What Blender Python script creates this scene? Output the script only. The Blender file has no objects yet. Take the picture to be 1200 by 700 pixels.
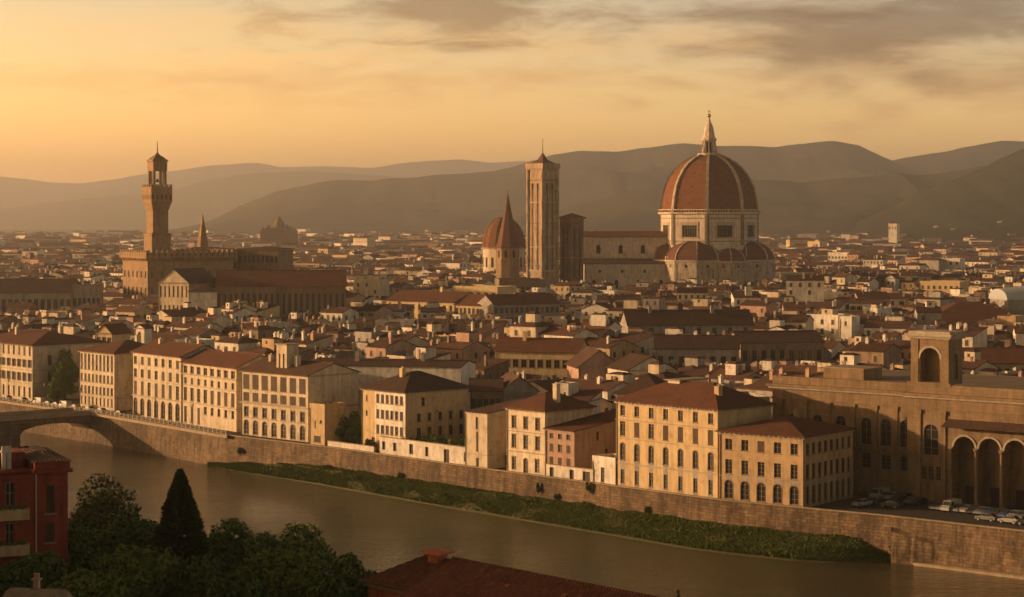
import bpy, bmesh, math, random
from mathutils import Vector, Matrix
R = math.radians
sc = bpy.context.scene
col = sc.collection
# ---------------------------------------------------------------- camera
F = 2400.0; Y0 = 255.0; H = 57.0            # focal length (px of a 1200 px wide frame), horizon row, eye height
cam = bpy.data.cameras.new('camera'); co = bpy.data.objects.new('camera', cam); col.objects.link(co)
cam.sensor_width = 36; cam.lens = F/1200*36; cam.shift_y = -(350-Y0)/1200
cam.clip_start = 1; cam.clip_end = 90000
co.location = (0, 0, H); co.rotation_euler = (R(90), 0, 0)
sc.camera = co
# ---------------------------------------------------------------- sun and sky
SUN = Vector((-0.975, 0.12, 0)).normalized(); EL = R(9)
SUN = Vector((SUN.x*math.cos(EL), SUN.y*math.cos(EL), math.sin(EL)))
sl = bpy.data.lights.new('sun', 'SUN'); so = bpy.data.objects.new('sun', sl); col.objects.link(so)
sl.energy = 5.0; sl.angle = R(0.6); sl.color = (1.0, 0.60, 0.30)
so.rotation_euler = SUN.to_track_quat('Z', 'Y').to_euler(); so.location = (0, 0, 500)
w = bpy.data.worlds.new('World'); sc.world = w; w.use_nodes = True
nt = w.node_tree; N = nt.nodes; Lk = nt.links
bg = N['Background']; bg.inputs[1].default_value = 0.07
sky = N.new('ShaderNodeTexSky'); sky.sky_type = 'NISHITA'; sky.sun_disc = False
sky.sun_elevation = EL; sky.sun_rotation = math.atan2(SUN.x, SUN.y)
sky.air_density = 1.3; sky.dust_density = 1.2; sky.ozone_density = 0.6; sky.altitude = 100
def nd(T, **k):
    n = N.new(T)
    for a, b in k.items(): setattr(n, a, b)
    return n
def mth(op, a, b=None, c=None):
    n = nd('ShaderNodeMath', operation=op)
    for i, v in enumerate((a, b, c)):
        if v is None: continue
        if isinstance(v, (int, float)): n.inputs[i].default_value = v
        else: Lk.new(v, n.inputs[i])
    return n.outputs[0]
def mixc(fac, a, b, bt='MIX'):
    n = nd('ShaderNodeMix', data_type='RGBA', blend_type=bt)
    for s, v in ((n.inputs[0], fac), (n.inputs[6], a), (n.inputs[7], b)):
        if isinstance(v, (int, float)): s.default_value = v
        elif isinstance(v, tuple): s.default_value = v+(1,)
        else: Lk.new(v, s)
    return n.outputs[2]
def sstep(x, a, b):
    n = nd('ShaderNodeMapRange', interpolation_type='SMOOTHSTEP')
    Lk.new(x, n.inputs[0]); n.inputs[1].default_value = a; n.inputs[2].default_value = b
    return n.outputs[0]
tc = nd('ShaderNodeTexCoord'); sx = nd('ShaderNodeSeparateXYZ'); Lk.new(tc.outputs['Generated'], sx.inputs[0])
az = mth('ARCTAN2', sx.outputs[0], sx.outputs[1]); elv = mth('ARCSINE', sx.outputs[2])      # radians
graded = mixc(1.0, sky.outputs[0], (1.42, 0.84, 0.43), 'MULTIPLY')
# warm band of light towards the set side, cooler to the right and higher up
side = sstep(az, 0.30, -0.40)
low = sstep(elv, 0.115, 0.0)
warm = mixc(side, (0.92, 0.93, 1.0), (1.15, 1.02, 0.80))
graded = mixc(1.0, graded, warm, 'MULTIPLY')
band = mixc(low, (1.66, 2.38, 5.3), (3.6, 4.5, 6.5))
high = sstep(elv, 0.30, 0.12)
zen = mixc(high, (0.56, 0.62, 0.74), band)
graded = mixc(1.0, graded, zen, 'MULTIPLY')
def cloud(azc, elc, ra, re, scale, seed, lo, hi):
    cb = nd('ShaderNodeCombineXYZ'); Lk.new(mth('MULTIPLY', az, 1.0), cb.inputs[0]); Lk.new(mth('MULTIPLY', elv, 4.0), cb.inputs[1]); cb.inputs[2].default_value = seed
    nz = nd('ShaderNodeTexNoise'); nz.inputs['Scale'].default_value = scale; nz.inputs['Detail'].default_value = 7; nz.inputs['Roughness'].default_value = .58; nz.inputs['Distortion'].default_value = .3
    Lk.new(cb.outputs[0], nz.inputs['Vector'])
    da = mth('DIVIDE', mth('SUBTRACT', az, azc), ra); de = mth('DIVIDE', mth('SUBTRACT', elv, elc), re)
    d = mth('SQRT', mth('ADD', mth('MULTIPLY', da, da), mth('MULTIPLY', de, de)))
    m = mth('SUBTRACT', mth('MULTIPLY_ADD', nz.outputs[0], 2.6, -0.40), mth('MULTIPLY', d, 0.75))
    return sstep(m, lo, hi)
def px_az(px): return math.atan((px-600)/F)
def px_el(py): return math.atan((Y0-py)/F)
cl = graded
# wispy bright streaks
for (px, py, rx, ry, s, sd, dk, a) in [
        (90, 98, 190, 16, 26, 3.1, (0.82, 0.70, 0.62), .5), (370, 100, 190, 20, 30, 5.7, (0.84, 0.70, 0.60), .5),
        (300, 72, 90, 12, 34, 8.2, (1.08, 0.97, 0.84), .8), (160, 35, 160, 14, 26, 1.4, (1.10, 1.0, 0.9), .7),
        (620, 92, 170, 14, 30, 9.9, (0.84, 0.68, 0.58), .5), (840, 42, 90, 14, 30, 12.3, (1.12, .92, .75), .6),
        (1110, 88, 260, 40, 20, 4.4, (0.72, 0.60, 0.56), .75),
        (330, 20, 120, 12, 30, 21.1, (1.08, 1.0, 0.9), .6), (560, 45, 200, 16, 22, 6.6, (1.06, .92, .75), .7),
        (545, 16, 200, 26, 20, 2.2, (0.46, 0.38, 0.34), .95), (1075, 26, 270, 48, 14, 7.3, (0.40, 0.36, 0.36), 1),
        (930, 18, 110, 14, 26, 17.3, (0.66, 0.56, 0.50), .8)]:
    f = cloud(px_az(px), px_el(py), rx*1.35/F, ry*1.5/F, s, sd, .0, .85)
    cl = mixc(mth('MULTIPLY', f, a), cl, mixc(1.0, cl, dk, 'MULTIPLY'))
Lk.new(cl, bg.inputs[0])
sc.view_settings.view_transform = 'Standard'; sc.view_settings.look = 'None'
sc.view_settings.gamma = 1; sc.view_settings.exposure = 0.58; sc.view_settings.use_curve_mapping = False
sc.cycles.use_denoising = True
sc.cycles.max_bounces = 5; sc.cycles.diffuse_bounces = 2; sc.cycles.glossy_bounces = 2; sc.cycles.transparent_max_bounces = 4
sc.cycles.volume_bounces = 1
# ---------------------------------------------------------------- helpers
def tag(o, label=None, cat=None, group=None, kind=None):
    if label: o['label'] = label
    if cat: o['category'] = cat
    if group: o['group'] = group
    if kind: o['kind'] = kind
    return o
def empty(name, loc=(0, 0, 0), rz=0):
    o = bpy.data.objects.new(name, None); col.objects.link(o)
    o.location = loc; o.rotation_euler = (0, 0, rz); o.empty_display_size = 1
    return o
def inst(name, me, parent=None, loc=(0, 0, 0), rz=0):
    o = bpy.data.objects.new(name, me); col.objects.link(o)
    o.parent = parent; o.location = loc; o.rotation_euler = (0, 0, rz)
    return o
class MB:
    def __init__(s): s.v = []; s.f = []; s.m = []
    def face(s, pts, m=0):
        n = len(s.v); s.v.extend([tuple(p) for p in pts]); s.f.append(tuple(range(n, n+len(pts)))); s.m.append(m)
    def box(s, x0, x1, y0, y1, z0, z1, m=0, bottom=True):
        n = len(s.v)
        s.v += [(x0,y0,z0),(x1,y0,z0),(x1,y1,z0),(x0,y1,z0),(x0,y0,z1),(x1,y0,z1),(x1,y1,z1),(x0,y1,z1)]
        fs = [(4,5,6,7),(0,1,5,4),(1,2,6,5),(2,3,7,6),(3,0,4,7)]
        if bottom: fs.append((3,2,1,0))
        for f in fs: s.f.append(tuple(n+i for i in f)); s.m.append(m)
    def ring(s, rings, m=0, capb=False, capt=False):
        """rings = list of point loops of the same length"""
        n = len(s.v); k = len(rings[0])
        for r in rings: s.v += [tuple(p) for p in r]
        for i in range(len(rings)-1):
            for j in range(k):
                a = n+i*k+j; b = n+i*k+(j+1) % k
                s.f.append((a, b, b+k, a+k)); s.m.append(m)
        if capb: s.f.append(tuple(n+j for j in reversed(range(k)))); s.m.append(m)
        if capt: s.f.append(tuple(n+(len(rings)-1)*k+j for j in range(k))); s.m.append(m)
    def lathe(s, prof, seg=8, cx=0, cy=0, a0=0.0, m=0, capb=True, capt=True):
        s.ring([[(cx+r*math.cos(a0+2*math.pi*j/seg), cy+r*math.sin(a0+2*math.pi*j/seg), z) for j in range(seg)] for r, z in prof], m, capb, capt)
    def tube(s, a, b, r0, r1=None, seg=6, m=0):
        a = Vector(a); b = Vector(b); r1 = r0 if r1 is None else r1
        d = (b-a).normalized(); u = d.cross(Vector((0, 0, 1)) if abs(d.z) < .9 else Vector((1, 0, 0))).normalized(); v = d.cross(u)
        s.ring([[p+(u*math.cos(2*math.pi*j/seg)+v*math.sin(2*math.pi*j/seg))*r for j in range(seg)] for p, r in ((a, r0), (b, r1))], m, True, True)
    def add(s, o, M=None, m=None):
        n = len(s.v)
        s.v += [tuple(M @ Vector(p)) for p in o.v] if M is not None else o.v
        s.f += [tuple(n+i for i in f) for f in o.f]; s.m += [m]*len(o.f) if m is not None else o.m
    def mesh(s, name, mats, smooth=False):
        me = bpy.data.meshes.new(name); me.from_pydata(s.v, [], s.f)
        if not isinstance(mats, (list, tuple)): mats = [mats]
        for x in mats: me.materials.append(x)
        if len(mats) > 1: me.polygons.foreach_set('material_index', s.m)
        if smooth: me.polygons.foreach_set('use_smooth', [True]*len(s.f))
        me.update(); return me
    def build(s, name, mats, parent=None, loc=(0, 0, 0), rz=0, smooth=False):
        return inst(name, s.mesh(name, mats, smooth), parent, loc, rz)
# ---------------------------------------------------------------- materials
_mc = {}
def mat(name, c1, c2=None, scale=1.0, rough=.85, bump=0.0, bscale=8.0, streak=0.0, kind=None, c3=None, rnd=0.0, spec=.25, metal=0.0, detail=5):
    if name in _mc: return _mc[name]
    m = bpy.data.materials.new(name); m.use_nodes = True; t = m.node_tree; n = t.nodes; l = t.links
    b = n['Principled BSDF']; b.inputs['Roughness'].default_value = rough; b.inputs['Specular IOR Level'].default_value = spec; b.inputs['Metallic'].default_value = metal
    tcn = n.new('ShaderNodeTexCoord'); gm = n.new('ShaderNodeNewGeometry')
    vec = gm.outputs['Position']
    def noise(s, d=detail, vs=(1, 1, 1), r=.6):
        mp = n.new('ShaderNodeMapping'); mp.inputs['Scale'].default_value = vs; l.new(vec, mp.inputs[0])
        z = n.new('ShaderNodeTexNoise'); z.inputs['Scale'].default_value = s; z.inputs['Detail'].default_value = d; z.inputs['Roughness'].default_value = r
        l.new(mp.outputs[0], z.inputs['Vector']); return z.outputs[0]
    def mix(f, a, bb, bt='MIX'):
        x = n.new('ShaderNodeMix'); x.data_type = 'RGBA'; x.blend_type = bt
        for s_, v in ((x.inputs[0], f), (x.inputs[6], a), (x.inputs[7], bb)):
            if isinstance(v, (int, float)): s_.default_value = v
            elif isinstance(v, tuple): s_.default_value = v+(1,)
            else: l.new(v, s_)
        return x.outputs[2]
    def rmp(x, a, bb):
        r = n.new('ShaderNodeMapRange'); l.new(x, r.inputs[0]); r.inputs[1].default_value = a; r.inputs[2].default_value = bb; return r.outputs[0]
    c = c1
    if c2: c = mix(rmp(noise(scale), .35, .65), c1, c2)
    if c3: c = mix(rmp(noise(scale*3.7, 6), .52, .72), c, c3)
    if streak: c = mix(rmp(noise(1.0, 6, (.9, .9, .14)), .42, .72), c, mix(1.0, c, (1-streak, 1-streak*1.05, 1-streak*1.1), 'MULTIPLY'))
    if rnd:
        oi = n.new('ShaderNodeObjectInfo'); r = n.new('ShaderNodeMapRange'); l.new(oi.outputs['Random'], r.inputs[0]); r.inputs[3].default_value = 1-rnd; r.inputs[4].default_value = 1+rnd
        hs = n.new('ShaderNodeHueSaturation'); l.new(r.outputs[0], hs.inputs['Value']); 
        if isinstance(c, tuple): hs.inputs['Color'].default_value = c+(1,)
        else: l.new(c, hs.inputs['Color'])
        c = hs.outputs[0]
    if isinstance(c, tuple): b.inputs['Base Color'].default_value = c+(1,)
    else: l.new(c, b.inputs['Base Color'])
    if kind in ('blocks', 'ashlar'):
        mp = n.new('ShaderNodeMapping'); mp.inputs['Rotation'].default_value = (0, 0, R(47)); l.new(vec, mp.inputs[0])
        sp = n.new('ShaderNodeSeparateXYZ'); l.new(mp.outputs[0], sp.inputs[0]); cb = n.new('ShaderNodeCombineXYZ'); l.new(sp.outputs[0], cb.inputs[0]); l.new(sp.outputs[2], cb.inputs[1])
        bk = n.new('ShaderNodeTexBrick'); bk.inputs['Scale'].default_value = 1; bk.inputs['Brick Width'].default_value = 1.5; bk.inputs['Row Height'].default_value = .62; bk.inputs['Mortar Size'].default_value = .05
        bk.inputs['Color1'].default_value = (1.25, 1.2, 1.15, 1); bk.inputs['Color2'].default_value = (.62, .62, .62, 1); bk.inputs['Mortar'].default_value = (.4, .4, .4, 1); l.new(cb.outputs[0], bk.inputs['Vector'])
        c = mix(.75 if kind == 'blocks' else .28, c, mix(1.0, c, bk.outputs[0], 'MULTIPLY')); l.new(c, b.inputs['Base Color'])
    if bump:
        bp = n.new('ShaderNodeBump'); bp.inputs['Strength'].default_value = 1; bp.inputs['Distance'].default_value = bump
        l.new(noise(bscale, 6), bp.inputs['Height']); l.new(bp.outputs[0], b.inputs['Normal'])
    _mc[name] = m; return m
def roofmat(name, c1, c2, c3, bump=.05, period=.3, rnd=.0, groove_shade=0):
    """terracotta tiles: columns running down the slope (object X) plus patches of older and newer tiles"""
    m = bpy.data.materials.new(name); m.use_nodes = True; t = m.node_tree; n = t.nodes; l = t.links
    b = n['Principled BSDF']; b.inputs['Roughness'].default_value = .9; b.inputs['Specular IOR Level'].default_value = .15
    gm = n.new('ShaderNodeNewGeometry'); tcn = n.new('ShaderNodeTexCoord')
    def noise(s, v, d=6):
        z = n.new('ShaderNodeTexNoise'); z.inputs['Scale'].default_value = s; z.inputs['Detail'].default_value = d; z.inputs['Roughness'].default_value = .65; l.new(v, z.inputs['Vector']); return z.outputs[0]
    def ramp(x, a, bb):
        r = n.new('ShaderNodeMapRange'); l.new(x, r.inputs[0]); r.inputs[1].default_value = a; r.inputs[2].default_value = bb; return r.outputs[0]
    def mix(f, a, bb):
        x = n.new('ShaderNodeMix'); x.data_type = 'RGBA'
        for s_, v in ((x.inputs[0], f), (x.inputs[6], a), (x.inputs[7], bb)):
            if isinstance(v, (int, float)): s_.default_value = v
            elif isinstance(v, tuple): s_.default_value = v+(1,)
            else: l.new(v, s_)
        return x.outputs[2]
    c = mix(ramp(noise(.3, gm.outputs['Position']), .4, .62), c1, c2)
    c = mix(ramp(noise(2.2, gm.outputs['Position'], 9), .46, .68), c, c3)
    if rnd:
        oi = n.new('ShaderNodeObjectInfo'); r = n.new('ShaderNodeMapRange'); l.new(oi.outputs['Random'], r.inputs[0]); r.inputs[3].default_value = 1-rnd; r.inputs[4].default_value = 1+rnd
        hs = n.new('ShaderNodeHueSaturation'); l.new(r.outputs[0], hs.inputs['Value']); l.new(c, hs.inputs['Color']); c = hs.outputs[0]
    if groove_shade:
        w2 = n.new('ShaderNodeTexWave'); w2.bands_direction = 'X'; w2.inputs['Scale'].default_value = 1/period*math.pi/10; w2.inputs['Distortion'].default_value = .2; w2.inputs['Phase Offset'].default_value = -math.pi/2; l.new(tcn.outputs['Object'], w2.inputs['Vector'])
        c = mix(ramp(w2.outputs[1], .2, .75), tuple(q*groove_shade for q in c2), c)  # shade between the tile columns, painted into the colour
    l.new(c, b.inputs['Base Color'])
    wv = n.new('ShaderNodeTexWave'); wv.bands_direction = 'X'; wv.inputs['Scale'].default_value = 1/period/3.18; wv.inputs['Distortion'].default_value = .3
    l.new(tcn.outputs['Object'], wv.inputs['Vector'])
    bp = n.new('ShaderNodeBump'); bp.inputs['Distance'].default_value = bump; bp.inputs['Strength'].default_value = .8; l.new(wv.outputs[1], bp.inputs['Height'])
    bp2 = n.new('ShaderNodeBump'); bp2.inputs['Distance'].default_value = .12; bp2.inputs['Strength'].default_value = .8; l.new(noise(1.1, gm.outputs['Position']), bp2.inputs['Height']); l.new(bp.outputs[0], bp2.inputs['Normal'])
    l.new(bp2.outputs[0], b.inputs['Normal'])
    _mc[name] = m; return m
M_ROOF = roofmat('terracotta tiles', (.125, .054, .032), (.088, .042, .028), (.165, .076, .046))
M_ROOFO = roofmat('old weathered tiles', (.085, .050, .036), (.058, .037, .029), (.125, .076, .054), rnd=.25)
M_ROOFR = roofmat('house tiles', (.095, .050, .033), (.062, .037, .028), (.14, .078, .052), rnd=.3)
PL = {  # plaster
    'cream':  mat('cream plaster', (.62, .53, .39), (.52, .44, .32), .15, streak=.35, c3=(.36, .30, .22), bump=.02, rnd=.10),
    'yellow': mat('yellow plaster', (.56, .43, .24), (.49, .37, .21), .15, streak=.3, c3=(.38, .27, .14), bump=.02, rnd=.10),
    'ochre':  mat('ochre plaster', (.47, .335, .19), (.39, .28, .16), .2, streak=.3, c3=(.30, .21, .11), bump=.02, rnd=.12),
    'white':  mat('white plaster', (.72, .67, .58), (.58, .53, .45), .2, streak=.35, c3=(.40, .36, .30), bump=.02, rnd=.10),
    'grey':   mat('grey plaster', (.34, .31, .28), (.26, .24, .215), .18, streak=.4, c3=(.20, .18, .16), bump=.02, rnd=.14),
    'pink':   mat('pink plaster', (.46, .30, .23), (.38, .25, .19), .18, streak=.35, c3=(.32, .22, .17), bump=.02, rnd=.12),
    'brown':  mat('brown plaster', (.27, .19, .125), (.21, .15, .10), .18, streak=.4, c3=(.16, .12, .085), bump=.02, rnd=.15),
}
M_TRIM = mat('pale stone trim', (.40, .35, .27), (.32, .27, .21), .6, streak=.3)
M_STONE = mat('brown sandstone', (.30, .205, .115), (.22, .15, .085), .12, streak=.4, c3=(.16, .11, .07), bump=.05, bscale=2)
M_STONED = mat('dark sandstone', kind='ashlar', c1=(.20, .135, .080), c2=(.13, .09, .056), scale=.15, streak=.4, c3=(.10, .075, .05), bump=.05, bscale=2)
M_PIETRA = mat('golden palace stone', kind='ashlar', c1=(.29, .20, .112), c2=(.20, .14, .082), scale=.10, streak=.45, c3=(.20, .14, .08), bump=.04, bscale=2)
M_CAMP = mat('warm campanile marble', (.42, .335, .235), (.31, .24, .165), .12, streak=.6, c3=(.20, .16, .11), bump=.03, bscale=1)
M_MARB2 = mat('greyed marble', (.48, .41, .32), (.36, .30, .23), .14, streak=.6, c3=(.19, .16, .125), bump=.03, bscale=1)
M_SPIRE = mat('dark spire tiles', (.12, .052, .032), (.085, .042, .03), .8, c3=(.15, .07, .04), bump=.05, bscale=2)
M_MARBLE = mat('stained marble', (.60, .53, .43), (.48, .41, .33), .12, streak=.45, c3=(.36, .31, .25), bump=.03, bscale=1)
M_MARBLED = mat('dark green marble bands', (.17, .145, .11), (.12, .105, .08), .3, streak=.3)
M_DOME = roofmat('dome tiles', (.150, .062, .029), (.085, .041, .023), (.19, .088, .045), bump=.05, period=.6)
M_PANE = mat('window glass', (.022, .020, .018), rough=.18, spec=.5)
M_DARK = mat('dark opening', (.018, .014, .011), rough=.9)
M_FRAME = mat('painted window frame', (.22, .18, .13), (.18, .14, .10), 2, rough=.6)
M_SHUT = mat('brown louvred shutters', (.075, .050, .032), (.055, .038, .026), 1.2, rough=.75, rnd=.2)
M_SHUTG = mat('grey green shutters', (.10, .095, .07), (.075, .07, .05), 1.2, rough=.75, rnd=.2)
M_IRON = mat('dark iron', (.04, .035, .03), rough=.5, metal=.6)
M_RAIL = mat('pale railing paint', (.36, .32, .26), rough=.6)
M_WOOD = mat('dark door wood', (.06, .038, .024), (.045, .03, .02), 3, rough=.7)
M_LEAD = mat('grey roof felt', (.14, .125, .11), (.10, .09, .08), .4, rough=.85, rnd=.2)
# ---------------------------------------------------------------- placing by plan
def G(px, py, z=0.0):
    Y = F*(H-z)/(py-Y0); return Vector(((px-600)/F*Y, Y, z))
def P(px, Y, z=0.0): return Vector(((px-600)/F*Y, Y, z))
def ZP(py, Y): return H-(py-Y0)*Y/F
WALLPX = [(0, 470), (130, 488), (265, 511), (400, 527), (550, 548), (700, 568), (850, 588), (1050, 607), (1200, 624)]
WL = [G(a, b) for a, b in WALLPX]
d0 = (WL[0]-WL[1]).normalized(); d1 = (WL[-1]-WL[-2]).normalized()
WL = [WL[0]+d0*2600, WL[0]+d0*400] + WL + [WL[-1]+d1*120, WL[-1]+d1*900]
def offset(pts, d):
    out = []
    for i, p in enumerate(pts):
        t = ((pts[min(i+1, len(pts)-1)]-pts[max(i-1, 0)])).normalized()
        out.append(p+Vector((-t.y, t.x, 0))*d)      # positive = away from the river
    return out
def on_line(px, off):
    o = offset(WL, off); k = (px-600)/F
    for a, b in zip(o, o[1:]):
        fa = a.x-k*a.y; fb = b.x-k*b.y
        if fa <= 0 <= fb:
            t = fa/(fa-fb); return a+(b-a)*t
    return o[-1]
# ---------------------------------------------------------------- building kit
UD = {'front': lambda L, D: ((0, 0), (1, 0), (0, -1), 0), 'right': lambda L, D: ((L, 0), (0, 1), (1, 0), R(90)),
      'left': lambda L, D: ((0, D), (0, -1), (-1, 0), R(-90)), 'back': lambda L, D: ((L, D), (-1, 0), (0, 1), R(180))}
def facade(mb, side, L, D, Hh, holes, rev=.28, z0=0.0, m=0, mrev=0):
    """wall sheet with real openings; holes = (u, z, w, h, arch)"""
    (ox, oy), (ux, uy), (nx, ny), _ = UD[side](L, D)
    W = L if side in ('front', 'back') else D
    def p(u, z, d=0.0): return (ox+ux*u-nx*d, oy+uy*u-ny*d, z)
    hs = [h for h in holes if h[0] > .05 and h[0]+h[2] < W-.05 and h[1]+h[3] < Hh-.05]
    us = sorted({0.0, W} | {h[0] for h in hs} | {h[0]+h[2] for h in hs})
    zs = sorted({z0, Hh} | {max(h[1], z0) for h in hs} | {h[1]+h[3] for h in hs})
    for i in range(len(us)-1):
        if us[i+1]-us[i] < 1e-4: continue
        uc = (us[i]+us[i+1])/2; run = None
        for j in range(len(zs)-1):
            zc = (zs[j]+zs[j+1])/2
            solid = not any(h[0] < uc < h[0]+h[2] and h[1] < zc < h[1]+h[3] for h in hs)
            if solid and run is None: run = zs[j]
            if run is not None and (not solid or j == len(zs)-2):
                top = zs[j+1] if solid else zs[j]
                mb.face([p(us[i], run), p(us[i+1], run), p(us[i+1], top), p(us[i], top)], m); run = None
    for u, z, w_, h_, ar in hs:
        z = max(z, z0)
        if ar:
            r = w_/2; zc = z+h_-r; k = 8
            arc = [(u+r-r*math.cos(math.pi*a/k), zc+r*math.sin(math.pi*a/k)) for a in range(k+1)]
            mb.face([p(u, zc), *[p(a, b) for a, b in arc[1:k//2+1]], p(u, z+h_)], m)
            mb.face([p(u+w_, z+h_), *[p(a, b) for a, b in arc[k//2:k]], p(u+w_, zc)], m)
            for (a, b), (c, d) in zip(arc, arc[1:]): mb.face([p(a, b), p(c, d), p(c, d, rev), p(a, b, rev)], mrev)
            e = zc
        else:
            e = z+h_; mb.face([p(u, e), p(u+w_, e), p(u+w_, e, rev), p(u, e, rev)], mrev)
        mb.face([p(u, z), p(u, e), p(u, e, rev), p(u, z, rev)], mrev)
        mb.face([p(u+w_, z), p(u+w_, e), p(u+w_, e, rev), p(u+w_, z, rev)], mrev)
        mb.face([p(u, z), p(u+w_, z), p(u+w_, z, rev), p(u, z, rev)], mrev)
    return hs
_wc = {}
def window_meshes(kind, w_, h_, ar):
    key = (kind, round(w_, 2), round(h_, 2), ar)
    if key in _wc: return _wc[key]
    w_, h_ = key[1], key[2]; f = MB(); pn = MB(); sh = None; fr = .09
    topz = h_-(w_/2 if ar else 0)
    def strip(x0, x1, z0, z1, y0=.16, y1=.26): f.box(x0, x1, y0, y1, z0, z1)
    if kind != 'closed':
        strip(0, fr, 0, topz); strip(w_-fr, w_, 0, topz); strip(fr, w_-fr, 0, fr)
        if not ar: strip(fr, w_-fr, h_-fr, h_)
        strip(w_/2-.05, w_/2+.05, fr, h_-fr)
        nb = 1 if h_ < 2.6 else 3
        for i in range(1, nb+1): strip(fr, w_-fr, h_*i/(nb+1)*1.1-.03, h_*i/(nb+1)*1.1+.03, .17, .25)
    if ar:
        r = w_/2; k = 8
        a = [(r-r*math.cos(math.pi*i/k), topz+r*math.sin(math.pi*i/k)) for i in range(k+1)]
        b_ = [(r-(r-fr)*math.cos(math.pi*i/k), topz+(r-fr)*math.sin(math.pi*i/k)) for i in range(k+1)]
        for i in range(k): f.face([(a[i][0], .17, a[i][1]), (a[i+1][0], .17, a[i+1][1]), (b_[i+1][0], .17, b_[i+1][1]), (b_[i][0], .17, b_[i][1])])
        pn.face([(0, .23, 0), (w_, .23, 0), *[(x, .23, z) for x, z in reversed(a)]])
    else: pn.face([(0, .23, 0), (w_, .23, 0), (w_, .23, h_), (0, .23, h_)])
    # stone surround and sill
    s = .13
    if kind in ('open', 'plain', 'closed', 'surround'):
        f.box(-.18, w_+.18, -.14, .05, -.16, -.01)
    if kind in ('surround',) or ar:
        f.box(-s, -.005, -.05, .02, 0, topz); f.box(w_+.005, w_+s, -.05, .02, 0, topz)
        if not ar: f.box(-s-.08, w_+s+.08, -.12, .02, h_+.005, h_+.2)
        else:
            r = w_/2; k = 8
            for i in range(k):
                q = []
                for aa in (i, i+1):
                    an = math.pi*aa/k
                    q.append([(r-(r+e)*math.cos(an), topz+(r+e)*math.sin(an)) for e in (.005, .2)])
                (a0, b0), (a1, b1) = q
                f.face([(a0[0], -.05, a0[1]), (a1[0], -.05, a1[1]), (b1[0], -.05, b1[1]), (b0[0], -.05, b0[1])])
                f.face([(b0[0], -.05, b0[1]), (b1[0], -.05, b1[1]), (b1[0], .02, b1[1]), (b0[0], .02, b0[1])])
    if kind == 'open':
        sh = MB(); sw = w_/2*.95
        sh.box(0, sw, -.07, -.02, .02, h_-.02)
        for i in range(int(h_/.22)): sh.box(.06, sw-.06, -.095, -.07, .12+i*.22, .12+i*.22+.13)
        sh = sh.mesh('shutter', M_SHUT)
    if kind == 'closed':
        sh = MB(); sh.box(.02, w_/2-.015, .05, .1, .02, h_-.02); sh.box(w_/2+.015, w_-.02, .05, .1, .02, h_-.02)
        for i in range(int(h_/.22)):
            for x0, x1 in ((.08, w_/2-.08), (w_/2+.08, w_-.08)): sh.box(x0, x1, .025, .05, .1+i*.22, .1+i*.22+.13)
        sh = sh.mesh('shutter', M_SHUT)
    _wc[key] = (f.mesh('window', M_FRAME), pn.mesh('pane', M_PANE), sh); return _wc[key]
wrng = random.Random(77)
def put_windows(parent, side, L, D, holes, kinds, name='window'):
    (ox, oy), (ux, uy), _, rz = UD[side](L, D)
    for (u, z, w_, h_, ar), kd in zip(holes, kinds):
        if kd is None: continue
        if kd == 'closed' and wrng.random() < .22: kd = 'plain'
        elif kd == 'plain' and wrng.random() < .15 and not ar: kd = 'closed'
        fm, pm, sm = window_meshes(kd, w_, h_, ar)
        o = inst('window', fm, parent, (ox+ux*u, oy+uy*u, z), rz)
        inst('pane', pm, o)
        if kd == 'open':
            inst('shutter', sm, o, (-round(w_, 2)/2*.95-.03, 0, 0)); inst('shutter', sm, o, (round(w_, 2)+.03, 0, 0))
        if kd == 'closed': inst('shutter', sm, o)
def rows(W, n, spec, m0=None, m1=None, skip=()):
    """spec = list of (z, w, h, arch, kind); n columns spread over the wall width"""
    m0 = m0 if m0 is not None else W/n/2; m1 = m1 if m1 is not None else m0
    hs, ks = [], []
    for r, (z, w_, h_, ar, kd) in enumerate(spec):
        for i in range(n):
            if (r, i) in skip: continue
            c = m0+(W-m0-m1)*i/max(n-1, 1); hs.append((c-w_/2, z, w_, h_, ar)); ks.append(kd)
    return hs, ks
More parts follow.
